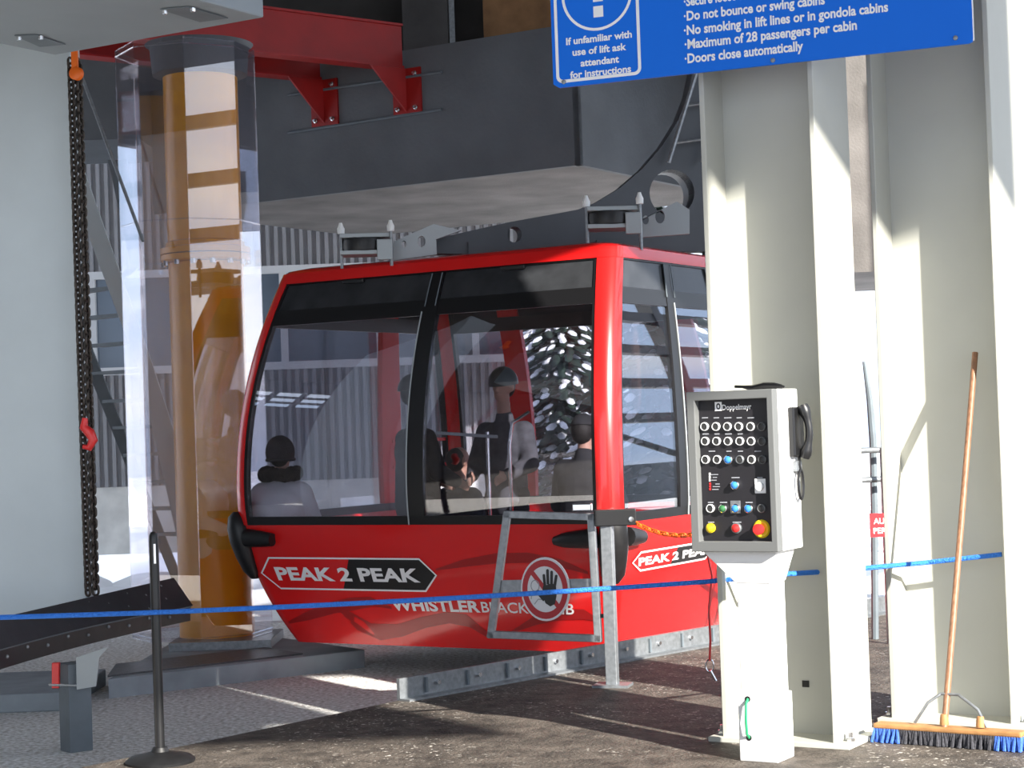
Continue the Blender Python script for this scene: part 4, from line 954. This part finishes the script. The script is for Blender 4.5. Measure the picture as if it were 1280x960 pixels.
bm = B(); abox(bm, a.x, b.x, Yb - 0.05, Yb - 0.04, b.z, a.z); o = obj('sign_plate', bm, 'sign_red', ns)
for txt, yy in (('AU', 655), ('PERS', 667)):
    q = P(1092, yy, Yb - 0.052); bm = B(); text_bm(bm, txt, lambda x, y: V((q.x + x, Yb - 0.052, q.z + y)), None, 0.04, 0.02); obj('sign_lettering', bm, 'white_print', o)

# ================================================================== SIDE STRUCTURE (mirrored in the glass)
fx0 = V((8.2, 14.0, 0))
fr_t = thing('glazing_frame', 'dark steel glazing frame to the right of the platform reflected in the cabin glass', 'frame', fx0)
for i in range(8):
    z = 2.3 + i * 0.85; bm = B(); box(bm, fx0 + v * 6.5 + k * z, v * 7.5, u * 0.10, k * 0.11); obj('purlin', bm, 'hanger', fr_t)
for d_ in (-1, 4, 9, 14):
    bm = B(); box(bm, fx0 + v * d_ + k * 4.2, v * 0.12, u * 0.12, k * 4.2); obj('frame_post', bm, 'hanger', fr_t)
bm = B(); tube(bm, [fx0 + v * 0 + k * 5.6, fx0 + v * 2.5 + k * 4.3, fx0 + v * 5 + k * 2.4, fx0 + v * 9 + k * 1.2], 0.07, 8); obj('sway_brace', bm, 'hanger', fr_t)
bm = B(); box(bm, fx0 + v * 6.5 + k * 0.6, v * 7.5, u * 0.05, k * 0.6); obj('parapet', bm, 'grey_post', fr_t)

# ================================================================== PEOPLE (inside the cabin)
def capsule(bm, a, b, r0, r1, n=5):
    a = V(a); b = V(b)
    for i in range(n + 1):
        t_ = i / n; r = r0 + (r1 - r0) * t_; ell(bm, a.lerp(b, t_), r, r, r, seg=12, ring=8)
def remesh(o, vox, it=4):
    r = o.modifiers.new('remesh', 'REMESH'); r.mode = 'VOXEL'; r.voxel_size = vox; r.use_smooth_shade = True
    s = o.modifiers.new('smooth', 'SMOOTH'); s.iterations = it; s.factor = 0.5
def person(px, Y, head_z, face_deg, seated, label, jacket, trousers, headgear, puff=1.0):
    base = P(px, 560, Y); zf = 0.03; s_ = 1.0
    rz = math.radians(face_deg); fx = V((math.sin(rz), -math.cos(rz), 0)); rx = V((math.cos(rz), math.sin(rz), 0))   # facing, left-right
    if seated: hip = head_z - 0.72
    else: hip = 0.52 * (head_z + 0.10 - zf) + zf
    O = V((base.x, base.y, 0)); g = (head_z - hip) / 0.72
    def Q(a, b, z): return O + rx * a + fx * b + k * z
    root = thing('person', label, 'person', (O.x, O.y, zf), 'passengers inside the cabin')
    hz = head_z; sh = head_z - 0.27 * g
    knee_z = hip if seated else zf + 0.5 * (hip - zf)
    def limbs(bm, ex, parts):
        for sd in (-1, 1):
            if 'legs' in parts:
                if seated:
                    kn = Q(sd * 0.12, 0.44, hip + 0.01); an = Q(sd * 0.12, 0.46, zf + 0.09)
                else:
                    kn = Q(sd * 0.11, 0.04, knee_z); an = Q(sd * 0.12, 0.0, zf + 0.09)
                capsule(bm, Q(sd * 0.09, 0, hip), kn, 0.085 + ex, 0.06 + ex); capsule(bm, kn, an, 0.058 + ex, 0.043 + ex)
                if ex < 0.015: capsule(bm, an - k * 0.04, an + fx * 0.16 - k * 0.05, 0.045, 0.038)
            if 'arms' in parts:
                el = Q(sd * 0.25, 0.05, sh - 0.28); wr = Q(sd * 0.16, 0.25, sh - 0.36)
                capsule(bm, Q(sd * 0.17, 0, sh - 0.03), el, 0.055 + ex * 1.4, 0.043 + ex * 1.3); capsule(bm, el, wr, 0.042 + ex * 1.3, 0.030 + ex)
                if ex < 0.015:
                    hd_ = (wr - el).normalized(); up_ = k
                    side = hd_.cross(up_).normalized() * sd
                    capsule(bm, wr, wr + hd_ * 0.07, 0.027, 0.033, 4)
                    pb = wr + hd_ * 0.09
                    for fi in range(4):
                        o_ = up_ * (0.030 - fi * 0.020); ln = (0.07, 0.08, 0.074, 0.058)[fi]
                        m1 = pb + o_ + hd_ * ln * 0.5; capsule(bm, pb + o_, m1, 0.0105, 0.010, 4); capsule(bm, m1, m1 + (hd_ * 0.6 - side * 0.7) * ln * 0.5, 0.010, 0.009, 3)
                    capsule(bm, wr + hd_ * 0.03 + up_ * 0.025, wr + hd_ * 0.085 + up_ * 0.06, 0.014, 0.011, 4)
    bm = B()
    capsule(bm, Q(0, 0, hip), Q(0, 0.01, hip + 0.22 * g), 0.135, 0.13); ell(bm, Q(0, 0.01, sh - 0.12), 0.17, 0.12, 0.17, Euler((0, 0, rz)))
    capsule(bm, Q(-0.15, 0, sh - 0.03), Q(0.15, 0, sh - 0.03), 0.06, 0.06); capsule(bm, Q(0, 0, sh), Q(0, 0.015, hz - 0.08), 0.062, 0.055)
    ell(bm, Q(0, 0.01, hz + 0.02), 0.077, 0.095, 0.10, Euler((0, 0, rz))); ell(bm, Q(0, 0.045, hz - 0.05), 0.055, 0.055, 0.065, Euler((0, 0, rz)))
    capsule(bm, Q(0, 0.098, hz + 0.02), Q(0, 0.118, hz - 0.022), 0.009, 0.015, 3); capsule(bm, Q(-0.02, 0.094, hz - 0.062), Q(0.02, 0.094, hz - 0.062), 0.009, 0.009, 3)
    for sd in (-1, 1): ell(bm, Q(sd * 0.08, 0.0, hz), 0.014, 0.026, 0.035, Euler((0, 0, rz))); ell(bm, Q(sd * 0.033, 0.092, hz + 0.033), 0.018, 0.010, 0.008, Euler((0, 0, rz)))
    limbs(bm, 0.0, ('legs', 'arms')); o = obj('body', bm, 'skin', root, True); remesh(o, 0.010, 3)
    bm = B()
    capsule(bm, Q(0, 0, hip - 0.02), Q(0, 0.01, hip + 0.22 * g), 0.165 * puff, 0.165 * puff); ell(bm, Q(0, 0.01, sh - 0.13), 0.205 * puff, 0.155 * puff, 0.20, Euler((0, 0, rz)))
    capsule(bm, Q(-0.15, 0, sh - 0.03), Q(0.15, 0, sh - 0.03), 0.08 * puff, 0.08 * puff); capsule(bm, Q(0, 0, sh), Q(0, 0.0, sh + 0.08), 0.085, 0.075)
    limbs(bm, 0.022 * puff, ('arms',)); o = obj('jacket', bm, jacket, root, True); remesh(o, 0.016, 5)
    bm = B(); ell(bm, Q(0, 0, hip), 0.165, 0.145, 0.13, Euler((0, 0, rz))); limbs(bm, 0.02, ('legs',)); o = obj('trousers', bm, trousers, root, True); remesh(o, 0.016, 5)
    if headgear in ('beanie', 'cap', 'helmet'):
        bm = B(); e_ = {'beanie': 0.034, 'cap': 0.012, 'helmet': 0.034}[headgear]
        ell(bm, Q(0, 0.0, hz + 0.035), 0.08 + e_, 0.10 + e_, 0.10 + e_, Euler((0, 0, rz)), 24, 16)
        cut = hz + {'beanie': -0.055, 'cap': 0.03, 'helmet': 0.0}[headgear]
        bmesh.ops.bisect_plane(bm, geom=bm.verts[:] + bm.edges[:] + bm.faces[:], plane_co=Q(0, 0.1, cut + 0.01), plane_no=(k - fx * -0.12).normalized(), clear_inner=True)
        bmesh.ops.holes_fill(bm, edges=[e for e in bm.edges if e.is_boundary])
        if headgear == 'cap': ell(bm, Q(0, 0.13, hz + 0.04), 0.075, 0.085, 0.010, Euler((0, 0, rz)))
        if headgear == 'beanie': tube(bm, [Q(0.106 * math.cos(a), 0.126 * math.sin(a), cut + 0.03) for a in [2 * math.pi * q / 24 for q in range(24)]], 0.013, 8, True)
        obj({'beanie': 'knit_hat', 'cap': 'cap', 'helmet': 'helmet'}[headgear], bm, {'beanie': 'knit', 'cap': 'dark_cloth', 'helmet': 'helmet'}[headgear], root, True)
    bm = B(); ell(bm, Q(0, -0.025, hz + 0.015), 0.083, 0.085, 0.10, Euler((0, 0, rz))); o = obj('hair', bm, 'hair', root, True)
    if jacket == 'puffy':
        bm = B()
        for q in range(26):
            a = 2 * math.pi * q / 26; ell(bm, Q(0.13 * math.cos(a), -0.01 + 0.12 * math.sin(a), sh + 0.135 + random.uniform(-.015, .015)), 0.055, 0.055, 0.055, seg=8, ring=6)
        o = obj('fur_collar', bm, 'fur', root, True)
    return root
person(350, 14.9, 1.42, 165, True, 'person in a white puffy jacket and knit hat sitting with back to the left window', 'puffy', 'grey_cloth', 'beanie', 1.34)
person(520, 14.45, 1.86, 120, False, 'tall person in black helmet and dark jacket standing behind the middle window post', 'dark_cloth', 'dark_cloth', 'helmet', 1.1)
person(632, 14.75, 1.90, -30, False, 'person in a black helmet standing by the grab poles in the right front window', 'grey_cloth', 'dark_cloth', 'helmet', 1.05)
person(730, 13.95, 1.53, 150, False, 'person in a dark cap and black coat beside the red front corner pillar', 'dark_cloth', 'dark_cloth', 'cap', 1.15)
person(572, 15.5, 1.32, 130, True, 'person in a navy jacket sitting low between the standing passengers', 'navy_cloth', 'dark_cloth', 'none', 1.2)
